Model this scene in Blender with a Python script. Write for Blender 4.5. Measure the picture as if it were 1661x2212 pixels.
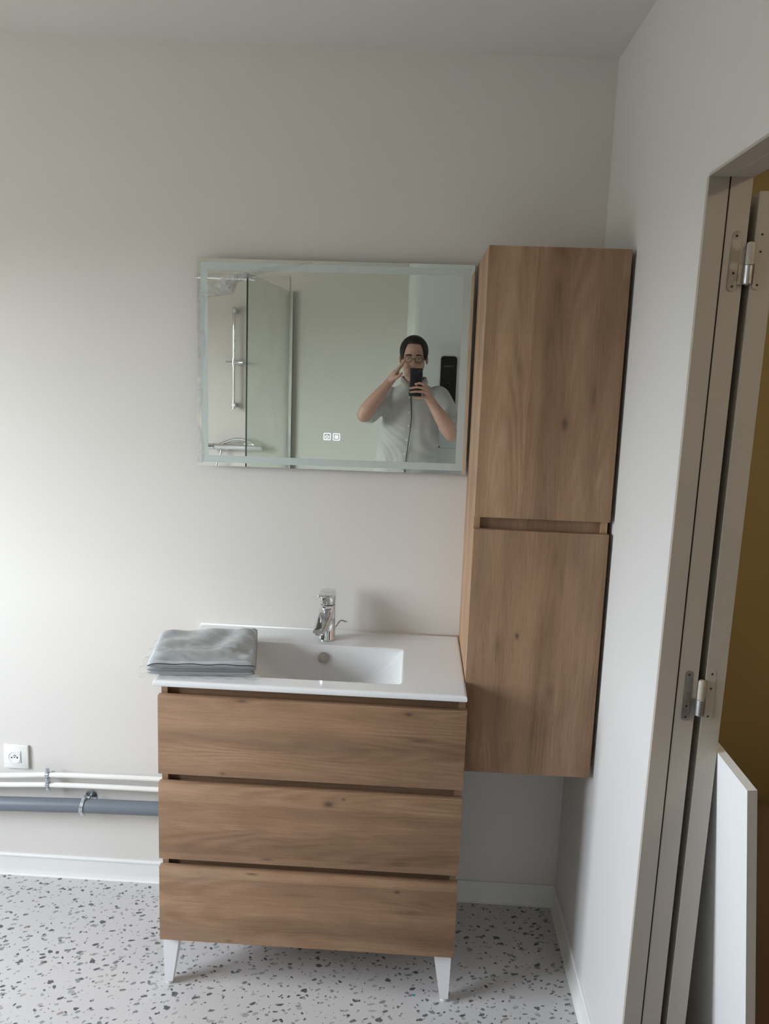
import bpy, bmesh, math, random
import numpy as np
from mathutils import Vector, Matrix

# ------------------------------------------------------------------ clean
for o in list(bpy.data.objects): bpy.data.objects.remove(o)
scene = bpy.context.scene
COL = scene.collection
random.seed(7)

# ------------------------------------------------------------------ camera
def look_axes(yaw, pitch, roll):
    f = Vector((math.sin(yaw)*math.cos(pitch), math.cos(yaw)*math.cos(pitch), math.sin(pitch)))
    r = Vector((math.cos(yaw), -math.sin(yaw), 0)); u = r.cross(f)
    c, s = math.cos(roll), math.sin(roll)
    return c*r+s*u, -s*r+c*u, f
CAM = Vector((.6484, -2.32, 1.7076))
r_, u_, f_ = look_axes(-.0363, -.1536, .0369)
cd = bpy.data.cameras.new('camera'); cam = bpy.data.objects.new('camera', cd); COL.objects.link(cam)
cam.matrix_world = Matrix(((r_.x, u_.x, -f_.x, CAM.x), (r_.y, u_.y, -f_.y, CAM.y), (r_.z, u_.z, -f_.z, CAM.z), (0, 0, 0, 1)))
cd.sensor_fit = 'AUTO'; cd.sensor_width = 36; cd.lens = 1674.66/2212*36
cd.shift_x = -2.755/2212; cd.shift_y = -48.21/2212
cd.clip_start = .002; cd.clip_end = 100
scene.camera = cam

# ------------------------------------------------------------------ world: overcast sky, ground below the horizon
world = bpy.data.worlds.new('world'); scene.world = world; world.use_nodes = True
wt = world.node_tree; wt.nodes.clear()
wo = wt.nodes.new('ShaderNodeOutputWorld'); bg = wt.nodes.new('ShaderNodeBackground')
tc = wt.nodes.new('ShaderNodeTexCoord'); sp = wt.nodes.new('ShaderNodeSeparateXYZ'); rp = wt.nodes.new('ShaderNodeValToRGB')
wt.links.new(tc.outputs['Generated'], sp.inputs[0])
mp = wt.nodes.new('ShaderNodeMapRange'); mp.inputs[1].default_value = -1; mp.inputs[2].default_value = 1
wt.links.new(sp.outputs[2], mp.inputs[0]); wt.links.new(mp.outputs[0], rp.inputs[0])
e = rp.color_ramp.elements
e[0].position = 0; e[0].color = (.12, .113, .10, 1)
e[1].position = .49; e[1].color = (.17, .16, .145, 1)
n = e.new(.51); n.color = (.72, .74, .79, 1)
n = e.new(.75); n.color = (.85, .885, 1.0, 1)
n = e.new(1.0); n.color = (.95, .985, 1.10, 1)
wt.links.new(rp.outputs[0], bg.inputs[0]); bg.inputs[1].default_value = 16
wt.links.new(bg.outputs[0], wo.inputs[0])

# window portal (guides sky light through the window opening)
WY0, WY1, WZ0, WZ1, XL = -1.98, -.62, .92, 2.12, -2.00
ld = bpy.data.lights.new('window_portal', 'AREA'); ld.shape = 'RECTANGLE'; ld.size = WY1-WY0; ld.size_y = WZ1-WZ0
ld.cycles.is_portal = True
lo = bpy.data.objects.new('window_portal', ld); COL.objects.link(lo)
lo.location = (XL-.02, (WY0+WY1)/2, (WZ0+WZ1)/2); lo.rotation_euler = (math.pi/2, 0, -math.pi/2)

# ------------------------------------------------------------------ exposure
vs = scene.view_settings
vs.view_transform = 'Standard'; vs.look = 'None'; vs.gamma = 1; vs.use_curve_mapping = False
vs.exposure = 1.22
scene.cycles.max_bounces = 8; scene.cycles.glossy_bounces = 4; scene.cycles.transmission_bounces = 2; scene.cycles.caustics_reflective = False; scene.cycles.caustics_refractive = False
scene.display_settings.display_device = 'sRGB'

# ------------------------------------------------------------------ material helpers
MATS = {}
def newmat(name):
    m = bpy.data.materials.new(name); m.use_nodes = True; MATS[name] = m
    nt = m.node_tree; b = nt.nodes['Principled BSDF']
    return m, nt, b
def N(nt, t, **kw):
    n = nt.nodes.new(t)
    for k, v in kw.items(): setattr(n, k, v)
    return n
def math_(nt, op, a, b=None, c=None, clamp=False):
    n = nt.nodes.new('ShaderNodeMath'); n.operation = op; n.use_clamp = clamp
    for i, v in enumerate((a, b, c)):
        if v is None: continue
        if isinstance(v, (int, float)): n.inputs[i].default_value = v
        else: nt.links.new(v, n.inputs[i])
    return n.outputs[0]
def mixc(nt, fac, a, b, mode='MIX'):
    n = nt.nodes.new('ShaderNodeMix'); n.data_type = 'RGBA'; n.blend_type = mode
    for s, v in ((0, fac), (6, a), (7, b)):
        if isinstance(v, (int, float)): n.inputs[s].default_value = v
        elif isinstance(v, tuple): n.inputs[s].default_value = v if len(v) == 4 else v+(1,)
        else: nt.links.new(v, n.inputs[s])
    return n.outputs[2]
def comb(nt, x, y, z=0.0):
    n = nt.nodes.new('ShaderNodeCombineXYZ')
    for i, v in enumerate((x, y, z)):
        if isinstance(v, (int, float)): n.inputs[i].default_value = v
        else: nt.links.new(v, n.inputs[i])
    return n.outputs[0]
def noise(nt, vec, scale, detail=2, rough=.5, dist=0):
    n = nt.nodes.new('ShaderNodeTexNoise'); n.inputs['Scale'].default_value = scale
    n.inputs['Detail'].default_value = detail; n.inputs['Roughness'].default_value = rough; n.inputs['Distortion'].default_value = dist
    if vec is not None: nt.links.new(vec, n.inputs['Vector'])
    return n.outputs[0]
def ramp(nt, fac, stops):
    n = nt.nodes.new('ShaderNodeValToRGB'); e = n.color_ramp.elements
    while len(e) < len(stops): e.new(.5)
    for i, (p, c) in enumerate(stops):
        e[i].position = p; e[i].color = c if len(c) == 4 else tuple(c)+(1,)
    nt.links.new(fac, n.inputs[0]); return n.outputs[0]
def mrange(nt, v, a, b, c=0., d=1., smooth=True):
    n = nt.nodes.new('ShaderNodeMapRange'); n.interpolation_type = 'SMOOTHSTEP' if smooth else 'LINEAR'
    nt.links.new(v, n.inputs[0])
    for i, x in zip((1, 2, 3, 4), (a, b, c, d)): n.inputs[i].default_value = x
    return n.outputs[0]
def bump(nt, b, h, strength, dist=.002):
    n = nt.nodes.new('ShaderNodeBump'); n.inputs['Strength'].default_value = strength; n.inputs['Distance'].default_value = dist
    nt.links.new(h, n.inputs['Height']); nt.links.new(n.outputs[0], b.inputs['Normal'])
def pos(nt):
    return nt.nodes.new('ShaderNodeNewGeometry').outputs['Position']

def paint(name, col, rough=.5, var=.03, bscale=220, bstr=.08, spec=.3, metal=0.0):
    """plain painted / moulded surface: slight tone variation and fine relief"""
    m, nt, b = newmat(name); p = pos(nt)
    v = noise(nt, p, 2.3, 1); c2 = tuple(max(0, x*(1-2*var)) for x in col); c1 = tuple(min(1, x*(1+var)) for x in col)
    nt.links.new(mixc(nt, v, c2, c1), b.inputs['Base Color'])
    b.inputs['Roughness'].default_value = rough; b.inputs['Specular IOR Level'].default_value = spec; b.inputs['Metallic'].default_value = metal
    if bstr: bump(nt, b, noise(nt, p, bscale, 2), bstr, .0006)
    return m
M_WALL = paint('wall_paint_warm', (.705, .682, .642), .62, .012, 160, 0)
M_WALLR = paint('wall_paint_white', (.665, .66, .65), .55, .012, 160, 0)
M_CEIL = paint('ceiling_paint', (.69, .675, .64), .7, .012, 140, 0)
M_SKIRT = paint('skirting_pvc', (.80, .80, .77), .38, .01, 60, .02)
M_CERAMIC = paint('glazed_ceramic', (.86, .87, .88), .07, .004, 10, 0, .55)
M_WHITEPL = paint('white_plastic', (.82, .82, .80), .28, .01, 90, .02, .45)
M_LEG = paint('white_lacquer', (.84, .85, .87), .35, .01, 90, .02, .4)
M_FRAME = paint('door_frame_paint', (.45, .405, .355), .42, .04, 30, .05, .35)
M_LEAF = paint('door_leaf_paint', (.45, .41, .36), .42, .03, 30, .05, .35)
M_BOARD = paint('white_melamine', (.82, .83, .84), .35, .01, 200, .03, .4)
M_BOARDE = paint('melamine_edge', (.55, .53, .50), .4, .02, 200, .03, .4)
M_OCHRE = paint('ochre_wall', (.46, .355, .17), .6, .05, 160, 0)
M_OFLOOR = paint('brown_floor', (.12, .085, .06), .5, .2, 30, .1)
M_CLOTHB = paint('brown_throw', (.24, .155, .095), .9, .2, 420, .5)
M_PIPEW = paint('white_pipe', (.82, .81, .78), .3, .015, 60, .02, .45)
M_PIPEG = paint('grey_pvc', (.165, .19, .215), .38, .05, 120, .04, .45)
M_DARK = paint('dark_hole', (.015, .014, .013), .6, .1, 60, 0)
M_BLACKP = paint('black_plastic', (.012, .014, .019), .22, .1, 60, 0, .5)
M_HEATER = paint('white_enamel', (.78, .81, .81), .25, .01, 60, .01, .45)
M_SHWALL = paint('shower_wall_panel', (.66, .62, .58), .3, .03, 20, .05, .4)
M_TRAY = paint('shower_tray', (.80, .80, .80), .3, .02, 200, .1)
M_RUBBER = paint('black_rubber', (.02, .02, .02), .5, .1, 60, 0)
M_HAIR = paint('dark_hair', (.02, .018, .017), .55, .25, 300, .6)
M_TROUSER = paint('navy_trousers', (.03, .035, .05), .85, .15, 500, .3)
M_SHOE = paint('brown_shoe', (.06, .035, .02), .4, .15, 200, .2)
M_SHIRTD = paint('navy_trim', (.02, .024, .04), .8, .1, 400, .2)
M_GLASSF = paint('spectacle_frame', (.03, .02, .018), .3, .1, 100, 0, .5)
M_EYE = paint('eye_white', (.7, .68, .65), .15, .02, 50, 0, .5)
M_LIP = paint('lip', (.40, .19, .16), .45, .05, 200, .05)
M_SHEETEDGE = paint('glass_edge', (.03, .05, .045), .15, .05, 60, 0, .5)
M_BACKER = paint('mirror_backer', (.45, .46, .46), .5, .03, 60, .02)
M_GREYMARK = paint('grey_print', (.16, .17, .18), .5, .02, 60, 0)

def metal(name, col, rough):
    m, nt, b = newmat(name); p = pos(nt)
    b.inputs['Base Color'].default_value = col+(1,); b.inputs['Metallic'].default_value = 1
    nt.links.new(mrange(nt, noise(nt, p, 40, 2), .3, .7, rough*.8, rough*1.25), b.inputs['Roughness'])
    return m
M_CHROME = metal('chrome', (.80, .81, .83), .05)
M_ZINC = metal('zinc_plated', (.60, .64, .67), .24)
M_STEEL = metal('brushed_steel', (.52, .49, .46), .30)
M_ALU = metal('aluminium_profile', (.60, .61, .60), .35)
M_HINGE = metal('hinge_steel', (.50, .50, .52), .42)

# mirror silvering
m, nt, b = newmat('mirror_silver'); M_MIRROR = m
b.inputs['Base Color'].default_value = (.80, .83, .775, 1); b.inputs['Metallic'].default_value = 1
nt.links.new(mrange(nt, noise(nt, pos(nt), 3, 1), 0, 1, .0, .006), b.inputs['Roughness'])
# etched band of the mirror
m, nt, b = newmat('etched_glass'); M_FROST = m
nt.links.new(mixc(nt, noise(nt, pos(nt), 30, 2), (.53, .59, .565), (.58, .64, .615)), b.inputs['Base Color']); b.inputs['Roughness'].default_value = .55; b.inputs['Metallic'].default_value = .25
# back-lit touch symbols of the mirror
m, nt, b = newmat('touch_symbol'); M_SYMBOL = m
nt.links.new(mixc(nt, noise(nt, pos(nt), 60, 1), (.80, .85, .92), (.86, .90, .95)), b.inputs['Base Color'])
b.inputs['Emission Color'].default_value = (.85, .92, 1, 1); b.inputs['Emission Strength'].default_value = .30

def seethrough(name, tint, glossy, rough, haze=(0, (1, 1, 1)), hz=6):
    """clear sheet: transparent, a little gloss, some milky haze"""
    m = bpy.data.materials.new(name); m.use_nodes = True; nt = m.node_tree; nt.nodes.clear()
    out = N(nt, 'ShaderNodeOutputMaterial'); tr = N(nt, 'ShaderNodeBsdfTransparent'); gl = N(nt, 'ShaderNodeBsdfGlossy'); df = N(nt, 'ShaderNodeBsdfDiffuse')
    tr.inputs[0].default_value = tint+(1,); gl.inputs['Roughness'].default_value = rough; df.inputs[0].default_value = haze[1]+(1,)
    ge = N(nt, 'ShaderNodeNewGeometry'); dt = N(nt, 'ShaderNodeVectorMath'); dt.operation = 'DOT_PRODUCT'
    nt.links.new(ge.outputs['Normal'], dt.inputs[0]); nt.links.new(ge.outputs['Incoming'], dt.inputs[1])
    sch = math_(nt, 'MULTIPLY_ADD', math_(nt, 'POWER', math_(nt, 'SUBTRACT', 1.0, math_(nt, 'ABSOLUTE', dt.outputs['Value'])), 5.0), .96, .04)
    mx = N(nt, 'ShaderNodeMixShader'); mx2 = N(nt, 'ShaderNodeMixShader')
    nt.links.new(math_(nt, 'MULTIPLY', sch, glossy, None, True), mx.inputs[0])
    nt.links.new(tr.outputs[0], mx.inputs[1]); nt.links.new(gl.outputs[0], mx.inputs[2])
    hzv = mrange(nt, noise(nt, pos(nt), hz, 3), .3, .7, haze[0]*.5, haze[0]*1.5)
    nt.links.new(hzv, mx2.inputs[0]); nt.links.new(mx.outputs[0], mx2.inputs[1]); nt.links.new(df.outputs[0], mx2.inputs[2])
    nt.links.new(mx2.outputs[0], out.inputs[0]); return m
M_PANE = seethrough('window_glass', (.97, .99, .98), 1, .0)
M_SHGLASS = seethrough('shower_glass', (.955, .985, .955), 1, .0, (.03, (.6, .65, .6)))
M_FILM = seethrough('clear_film', (.965, .97, .97), 1.1, .14, (.20, (.86, .88, .88)), 25)
M_BAG = seethrough('clear_bag', (.96, .97, .97), 1.5, .16, (.10, (.85, .88, .9)), 18)
M_LENS = seethrough('spectacle_lens', (.93, .93, .93), 1, .02)

# oak laminate
def wood(name, grain, knots, seed, tone=1.0):
    m, nt, b = newmat(name); p = pos(nt)
    s = N(nt, 'ShaderNodeSeparateXYZ'); nt.links.new(p, s.inputs[0]); X, Y, Z = s.outputs
    if grain == 'X': U = X; V = math_(nt, 'MULTIPLY_ADD', Y, .9, Z)
    else: U = Z; V = math_(nt, 'MULTIPLY_ADD', Y, .9, X)
    U = math_(nt, 'ADD', U, seed*3.7); V = math_(nt, 'ADD', V, seed*1.3)
    darkk = None; Vw = V
    for (u0, v0, au, av, k) in knots:
        du = math_(nt, 'DIVIDE', math_(nt, 'SUBTRACT', U, u0+seed*3.7), au); dv0 = math_(nt, 'SUBTRACT', V, v0+seed*1.3); dv = math_(nt, 'DIVIDE', dv0, av)
        d2 = math_(nt, 'ADD', math_(nt, 'MULTIPLY', du, du), math_(nt, 'MULTIPLY', dv, dv))
        g = math_(nt, 'POWER', 2.718, math_(nt, 'MULTIPLY', d2, -.18))
        Vw = math_(nt, 'SUBTRACT', Vw, math_(nt, 'MULTIPLY', math_(nt, 'MULTIPLY', g, dv0), .55))
        core = math_(nt, 'MULTIPLY', math_(nt, 'POWER', 2.718, math_(nt, 'MULTIPLY', d2, -1.6)), k)
        darkk = core if darkk is None else math_(nt, 'MAXIMUM', darkk, core)
    warp = math_(nt, 'SUBTRACT', noise(nt, comb(nt, math_(nt, 'MULTIPLY', U, 2.2), math_(nt, 'MULTIPLY', V, 7)), 1, 2), .5)
    Vw = math_(nt, 'MULTIPLY_ADD', warp, .035, Vw)
    strips = noise(nt, comb(nt, math_(nt, 'MULTIPLY', U, .35), math_(nt, 'MULTIPLY', Vw, 15)), 1, 2, .55)
    grey = noise(nt, comb(nt, math_(nt, 'MULTIPLY', U, 1.3), math_(nt, 'MULTIPLY', Vw, 9), 4.2), 1, 2)
    # laminate print of glued boards: board tone, nested growth-ring arcs, fine grain and pores
    PWD = 13.5 if grain == 'X' else 11.0
    wob = math_(nt, 'MULTIPLY_ADD', math_(nt, 'SUBTRACT', noise(nt, comb(nt, math_(nt, 'MULTIPLY', U, 1.2), seed*2.0), 1, 1), .5), .012, V)
    pc = math_(nt, 'MULTIPLY_ADD', wob, PWD, seed*.37); pid = math_(nt, 'FLOOR', pc)
    wn_ = N(nt, 'ShaderNodeTexWhiteNoise'); wn_.noise_dimensions = '2D'; nt.links.new(comb(nt, pid, seed*1.7), wn_.inputs['Vector'])
    ws = N(nt, 'ShaderNodeSeparateXYZ'); nt.links.new(wn_.outputs['Color'], ws.inputs[0]); r1, r2, r3 = ws.outputs
    vloc = math_(nt, 'DIVIDE', math_(nt, 'SUBTRACT', math_(nt, 'SUBTRACT', pc, pid), math_(nt, 'MULTIPLY_ADD', r2, .8, .1)), PWD)
    vloc = math_(nt, 'ADD', vloc, math_(nt, 'SUBTRACT', Vw, V))
    ul = math_(nt, 'MULTIPLY', math_(nt, 'SUBTRACT', math_(nt, 'SUBTRACT', U, seed*3.7), math_(nt, 'MULTIPLY_ADD', r3, 1.2, .1)), .085)
    wr_ = math_(nt, 'MULTIPLY', math_(nt, 'SUBTRACT', noise(nt, comb(nt, math_(nt, 'MULTIPLY', U, 5), math_(nt, 'MULTIPLY', V, 16), 2.2), 1, 3), .5), .012)
    dist = math_(nt, 'ADD', math_(nt, 'SQRT', math_(nt, 'ADD', math_(nt, 'MULTIPLY', ul, ul), math_(nt, 'MULTIPLY', vloc, vloc))), wr_)
    ringv = math_(nt, 'SINE', math_(nt, 'MULTIPLY', dist, 640.0))
    ringm = mrange(nt, noise(nt, comb(nt, math_(nt, 'MULTIPLY', U, 2.5), math_(nt, 'MULTIPLY', V, 20), 6.6), 1, 2), .40, .70, .0, 1)
    fine = noise(nt, comb(nt, math_(nt, 'MULTIPLY', U, 9), math_(nt, 'MULTIPLY', Vw, 360)), 1, 3, .6)
    pore = noise(nt, comb(nt, math_(nt, 'MULTIPLY', U, 34), math_(nt, 'MULTIPLY', Vw, 680)), 1, 1)
    blotch = noise(nt, comb(nt, math_(nt, 'MULTIPLY', U, 5), math_(nt, 'MULTIPLY', Vw, 22), 9.1), 1, 3)
    f = math_(nt, 'MULTIPLY_ADD', math_(nt, 'SUBTRACT', strips, .5), .85, .53)
    f = math_(nt, 'MULTIPLY_ADD', math_(nt, 'SUBTRACT', r1, .5), .24, f)
    f = math_(nt, 'MULTIPLY_ADD', math_(nt, 'MULTIPLY', ringv, ringm), .085, f)
    f = math_(nt, 'MULTIPLY_ADD', math_(nt, 'SUBTRACT', fine, .5), .50, f)
    f = math_(nt, 'MULTIPLY_ADD', math_(nt, 'SUBTRACT', blotch, .5), .55, f, True)
    t = tone
    col = ramp(nt, f, [(.06, (.165*t, .094*t, .053*t)), (.40, (.270*t, .162*t, .096*t)), (.62, (.350*t, .216*t, .130*t)), (.95, (.470*t, .312*t, .202*t))])
    col = mixc(nt, mrange(nt, grey, .56, .76, 0, .42), col, (.235*t, .172*t, .120*t))
    col = mixc(nt, mrange(nt, pore, .62, .75, 0, .35), col, (.11*t, .064*t, .04*t))
    if darkk is not None: col = mixc(nt, math_(nt, 'MULTIPLY', darkk, .9, None, True), col, (.085, .052, .034))
    nt.links.new(col, b.inputs['Base Color']); b.inputs['Roughness'].default_value = .48; b.inputs['Specular IOR Level'].default_value = .3
    bump(nt, b, math_(nt, 'ADD', fine, pore), .14, .0006)
    return m

# terrazzo-print vinyl
def terrazzo():
    m, nt, b = newmat('terrazzo_vinyl'); p = pos(nt)
    s = N(nt, 'ShaderNodeSeparateXYZ'); nt.links.new(p, s.inputs[0]); X, Y, Z = s.outputs
    nx = math_(nt, 'SUBTRACT', noise(nt, p, 175, 0), .5); ny = math_(nt, 'SUBTRACT', noise(nt, comb(nt, Y, X, 3.3), 165, 0), .5)
    mott = mrange(nt, noise(nt, p, 240, 1), .35, .7, 0, .3)
    base = mixc(nt, noise(nt, p, 3, 1), (.545, .53, .525), (.60, .585, .578)); col = base
    for i, (ang, sc, an, rmax, thr) in enumerate(((25, 29, 1.9, .21, .15), (-35, 33, 1.5, .18, .2), (12, 26, 2.5, .17, .2), (60, 38, 1.6, .16, .2), (-10, 17, 1.4, .15, .45))):
        c, s_ = math.cos(math.radians(ang)), math.sin(math.radians(ang))
        a = math_(nt, 'ADD', math_(nt, 'MULTIPLY', X, c), math_(nt, 'MULTIPLY', Y, s_)); q = math_(nt, 'SUBTRACT', math_(nt, 'MULTIPLY', Y, c), math_(nt, 'MULTIPLY', X, s_))
        k = an**.5
        a = math_(nt, 'MULTIPLY_ADD', nx, .16, math_(nt, 'MULTIPLY', a, sc/k)); q = math_(nt, 'MULTIPLY_ADD', ny, .16, math_(nt, 'MULTIPLY', q, sc*k))
        v = N(nt, 'ShaderNodeTexVoronoi'); v.voronoi_dimensions = '2D'; v.feature = 'F1'; v.inputs['Scale'].default_value = 1
        nt.links.new(comb(nt, a, q, 0), v.inputs['Vector'])
        vs_ = N(nt, 'ShaderNodeSeparateXYZ'); nt.links.new(v.outputs['Color'], vs_.inputs[0])
        rad = math_(nt, 'MULTIPLY', mrange(nt, vs_.outputs[0], thr, 1, .02, 1, False), rmax)
        d = math_(nt, 'SUBTRACT', rad, v.outputs['Distance'])
        mask = mrange(nt, d, -.012, .022)
        g = ramp(nt, vs_.outputs[1], [(0, (.045, .045, .05)), (.22, (.085, .088, .09)), (.5, (.20, .21, .205)), (.78, (.33, .34, .33)), (.93, (.42, .41, .40)), (1, (.30, .22, .18))])
        g = mixc(nt, mott, g, (.42, .43, .42))
        col = mixc(nt, mask, col, g)
    nt.links.new(col, b.inputs['Base Color']); b.inputs['Roughness'].default_value = .42; b.inputs['Specular IOR Level'].default_value = .3
    return m
M_FLOOR = terrazzo()

# cloth materials
def cloth(name, c1, c2, sc=900, rough=.85, b_=.35):
    m, nt, b = newmat(name); p = pos(nt)
    s = N(nt, 'ShaderNodeSeparateXYZ'); nt.links.new(p, s.inputs[0])
    wv = noise(nt, comb(nt, math_(nt, 'MULTIPLY', s.outputs[0], 1), math_(nt, 'MULTIPLY', s.outputs[1], 1), math_(nt, 'MULTIPLY', s.outputs[2], .25)), sc, 2)
    nt.links.new(mixc(nt, mrange(nt, wv, .3, .7), c1, c2), b.inputs['Base Color']); b.inputs['Roughness'].default_value = rough
    b.inputs['Specular IOR Level'].default_value = .2; bump(nt, b, wv, b_, .001); return m
M_SHIRT = cloth('linen_shirt', (.44, .435, .42), (.54, .535, .52))
M_PACK = cloth('grey_textile', (.42, .445, .46), (.49, .515, .53), 700)
m, nt, b = newmat('skin'); M_SKIN = m
nt.links.new(mixc(nt, noise(nt, pos(nt), 22, 3), (.44, .25, .19), (.55, .335, .265)), b.inputs['Base Color']); b.inputs['Roughness'].default_value = .5
b.inputs['Subsurface Weight'].default_value = .0; bump(nt, b, noise(nt, pos(nt), 350, 2), .15, .0008)

# ------------------------------------------------------------------ geometry helpers
def rootloc(p):
    v = Vector((0, 0, 0))
    while p is not None: v += p.location; p = p.parent
    return v
def obj(name, verts, faces, mat, parent=None, base=None, smooth=False):
    """verts in world space; origin at the parent's origin or at `base`"""
    off = rootloc(parent) if parent is not None else Vector(base if base is not None else (0, 0, 0))
    me = bpy.data.meshes.new(name)
    me.from_pydata([tuple(Vector(v)-off) for v in verts], [], faces); me.validate()
    bmx = bmesh.new(); bmx.from_mesh(me); bmesh.ops.recalc_face_normals(bmx, faces=bmx.faces); bmx.to_mesh(me); bmx.free()
    o = bpy.data.objects.new(name, me); COL.objects.link(o)
    if mat: me.materials.append(mat)
    if parent is not None: o.parent = parent
    else: o.location = off
    if smooth:
        for f in me.polygons: f.use_smooth = True
    return o
def smooth_by_angle(o, deg=35):
    me = o.data; bmx = bmesh.new(); bmx.from_mesh(me)
    for f in bmx.faces: f.smooth = True
    for e in bmx.edges:
        if len(e.link_faces) == 2 and e.calc_face_angle(0) > math.radians(deg): e.smooth = False
    bmx.to_mesh(me); bmx.free(); return o
def bm_box(x0, x1, y0, y1, z0, z1, bev=0, seg=2):
    b = bmesh.new()
    v = [b.verts.new((x, y, z)) for x in (x0, x1) for y in (y0, y1) for z in (z0, z1)]
    for q in ((0, 1, 3, 2), (4, 6, 7, 5), (0, 4, 5, 1), (2, 3, 7, 6), (0, 2, 6, 4), (1, 5, 7, 3)): b.faces.new([v[i] for i in q])
    bmesh.ops.recalc_face_normals(b, faces=b.faces)
    if bev: bmesh.ops.bevel(b, geom=list(b.edges), offset=bev, segments=seg, profile=.5, affect='EDGES')
    return b
def from_bm(name, b, mat, parent=None, base=None, smooth=True):
    vs = [v.co.copy() for v in b.verts]; b.verts.index_update(); fs = [[v.index for v in f.verts] for f in b.faces]; b.free()
    o = obj(name, vs, fs, mat, parent, base)
    return smooth_by_angle(o, 40) if smooth else o
def box(name, x0, x1, y0, y1, z0, z1, mat, parent=None, bev=0, base=None):
    if parent is None and base is None: base = ((x0+x1)/2, (y0+y1)/2, z0)
    return from_bm(name, bm_box(x0, x1, y0, y1, z0, z1, bev), mat, parent, base, bool(bev))
def boxes(name, lst, mat, parent=None, base=None, bev=0):
    vs, fs = [], []
    for bb in lst:
        b = bm_box(*bb, bev); b.verts.index_update(); k = len(vs)
        vs += [v.co.copy() for v in b.verts]; fs += [[v.index+k for v in f.verts] for f in b.faces]; b.free()
    return obj(name, vs, fs, mat, parent, base)
def frames_along(pts):
    pts = [Vector(p) for p in pts]; T = []
    for i in range(len(pts)):
        a = pts[max(0, i-1)]; c = pts[min(len(pts)-1, i+1)]; T.append((c-a).normalized())
    up = Vector((0, 0, 1)) if abs(T[0].z) < .9 else Vector((1, 0, 0))
    nrm = (up-T[0]*up.dot(T[0])).normalized(); out = []
    for t in T:
        nrm = (nrm-t*nrm.dot(t)).normalized(); out.append((nrm, t.cross(nrm)))
    return pts, out
def tube_geo(pts, rad, seg=14, cap=True, flat=(1, 1)):
    pts, fr = frames_along(pts); vs, fs = [], []
    rs = rad if isinstance(rad, (list, tuple)) else [rad]*len(pts)
    for p, (n, b), r in zip(pts, fr, rs):
        for k in range(seg):
            a = 2*math.pi*k/seg; vs.append(p+n*math.cos(a)*r*flat[0]+b*math.sin(a)*r*flat[1])
    for i in range(len(pts)-1):
        for k in range(seg):
            fs.append((i*seg+k, i*seg+(k+1) % seg, (i+1)*seg+(k+1) % seg, (i+1)*seg+k))
    if cap: fs.append(tuple(range(seg))[::-1]); fs.append(tuple((len(pts)-1)*seg+k for k in range(seg)))
    return vs, fs
def tube(name, pts, rad, mat, parent=None, base=None, seg=14, flat=(1, 1)):
    vs, fs = tube_geo(pts, rad, seg, True, flat)
    if parent is None and base is None: base = tuple(pts[0])
    return smooth_by_angle(obj(name, vs, fs, mat, parent, base), 50)
def lathe(name, prof, origin, axis, mat, parent=None, base=None, seg=24):
    """prof: list of (r, h) along axis from origin"""
    o = Vector(origin); ax = Vector(axis).normalized(); u = ax.orthogonal().normalized(); w = ax.cross(u); vs, fs = [], []
    for r, h in prof:
        for k in range(seg):
            a = 2*math.pi*k/seg; vs.append(o+ax*h+(u*math.cos(a)+w*math.sin(a))*max(r, 1e-5))
    for i in range(len(prof)-1):
        for k in range(seg): fs.append((i*seg+k, i*seg+(k+1) % seg, (i+1)*seg+(k+1) % seg, (i+1)*seg+k))
    fs.append(tuple(range(seg))[::-1]); fs.append(tuple((len(prof)-1)*seg+k for k in range(seg)))
    return smooth_by_angle(obj(name, vs, fs, mat, parent, base if parent is None else None), 40)
def merge(*geos):
    vs, fs = [], []
    for v, f in geos:
        k = len(vs); vs += list(v); fs += [tuple(i+k for i in q) for q in f]
    return vs, fs
def ring_plate(x0, x1, z0, z1, x2, x3, z2, z3, y0, y1):
    """rectangular frame in the xz plane (outer x0..x1/z0..z1, inner x2..x3/z2..z3), y0..y1 thick"""
    vs = [(x, y, z) for y in (y0, y1) for (x, z) in ((x0, z0), (x1, z0), (x1, z1), (x0, z1), (x2, z2), (x3, z2), (x3, z3), (x2, z3))]
    fs = []
    for i in range(4):
        j = (i+1) % 4
        fs += [(i, j, 4+j, 4+i), (8+i, 8+4+i, 8+4+j, 8+j), (i, 8+i, 8+j, j), (4+i, 4+j, 12+j, 12+i)]
    return vs, fs
def thing(name, loc, label=None, cat=None, group=None, kind=None, rot=(0, 0, 0)):
    o = bpy.data.objects.new(name, None); COL.objects.link(o); o.location = loc; o.rotation_euler = rot; o.empty_display_size = .05
    return tag(o, label, cat, group, kind)
def tag(o, label=None, cat=None, group=None, kind=None):
    if label: o['label'] = label
    if cat: o['category'] = cat
    if group: o['group'] = group
    if kind: o['kind'] = kind
    return o
def struct(o, label=None): o['kind'] = 'structure'; return tag(o, label)

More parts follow.
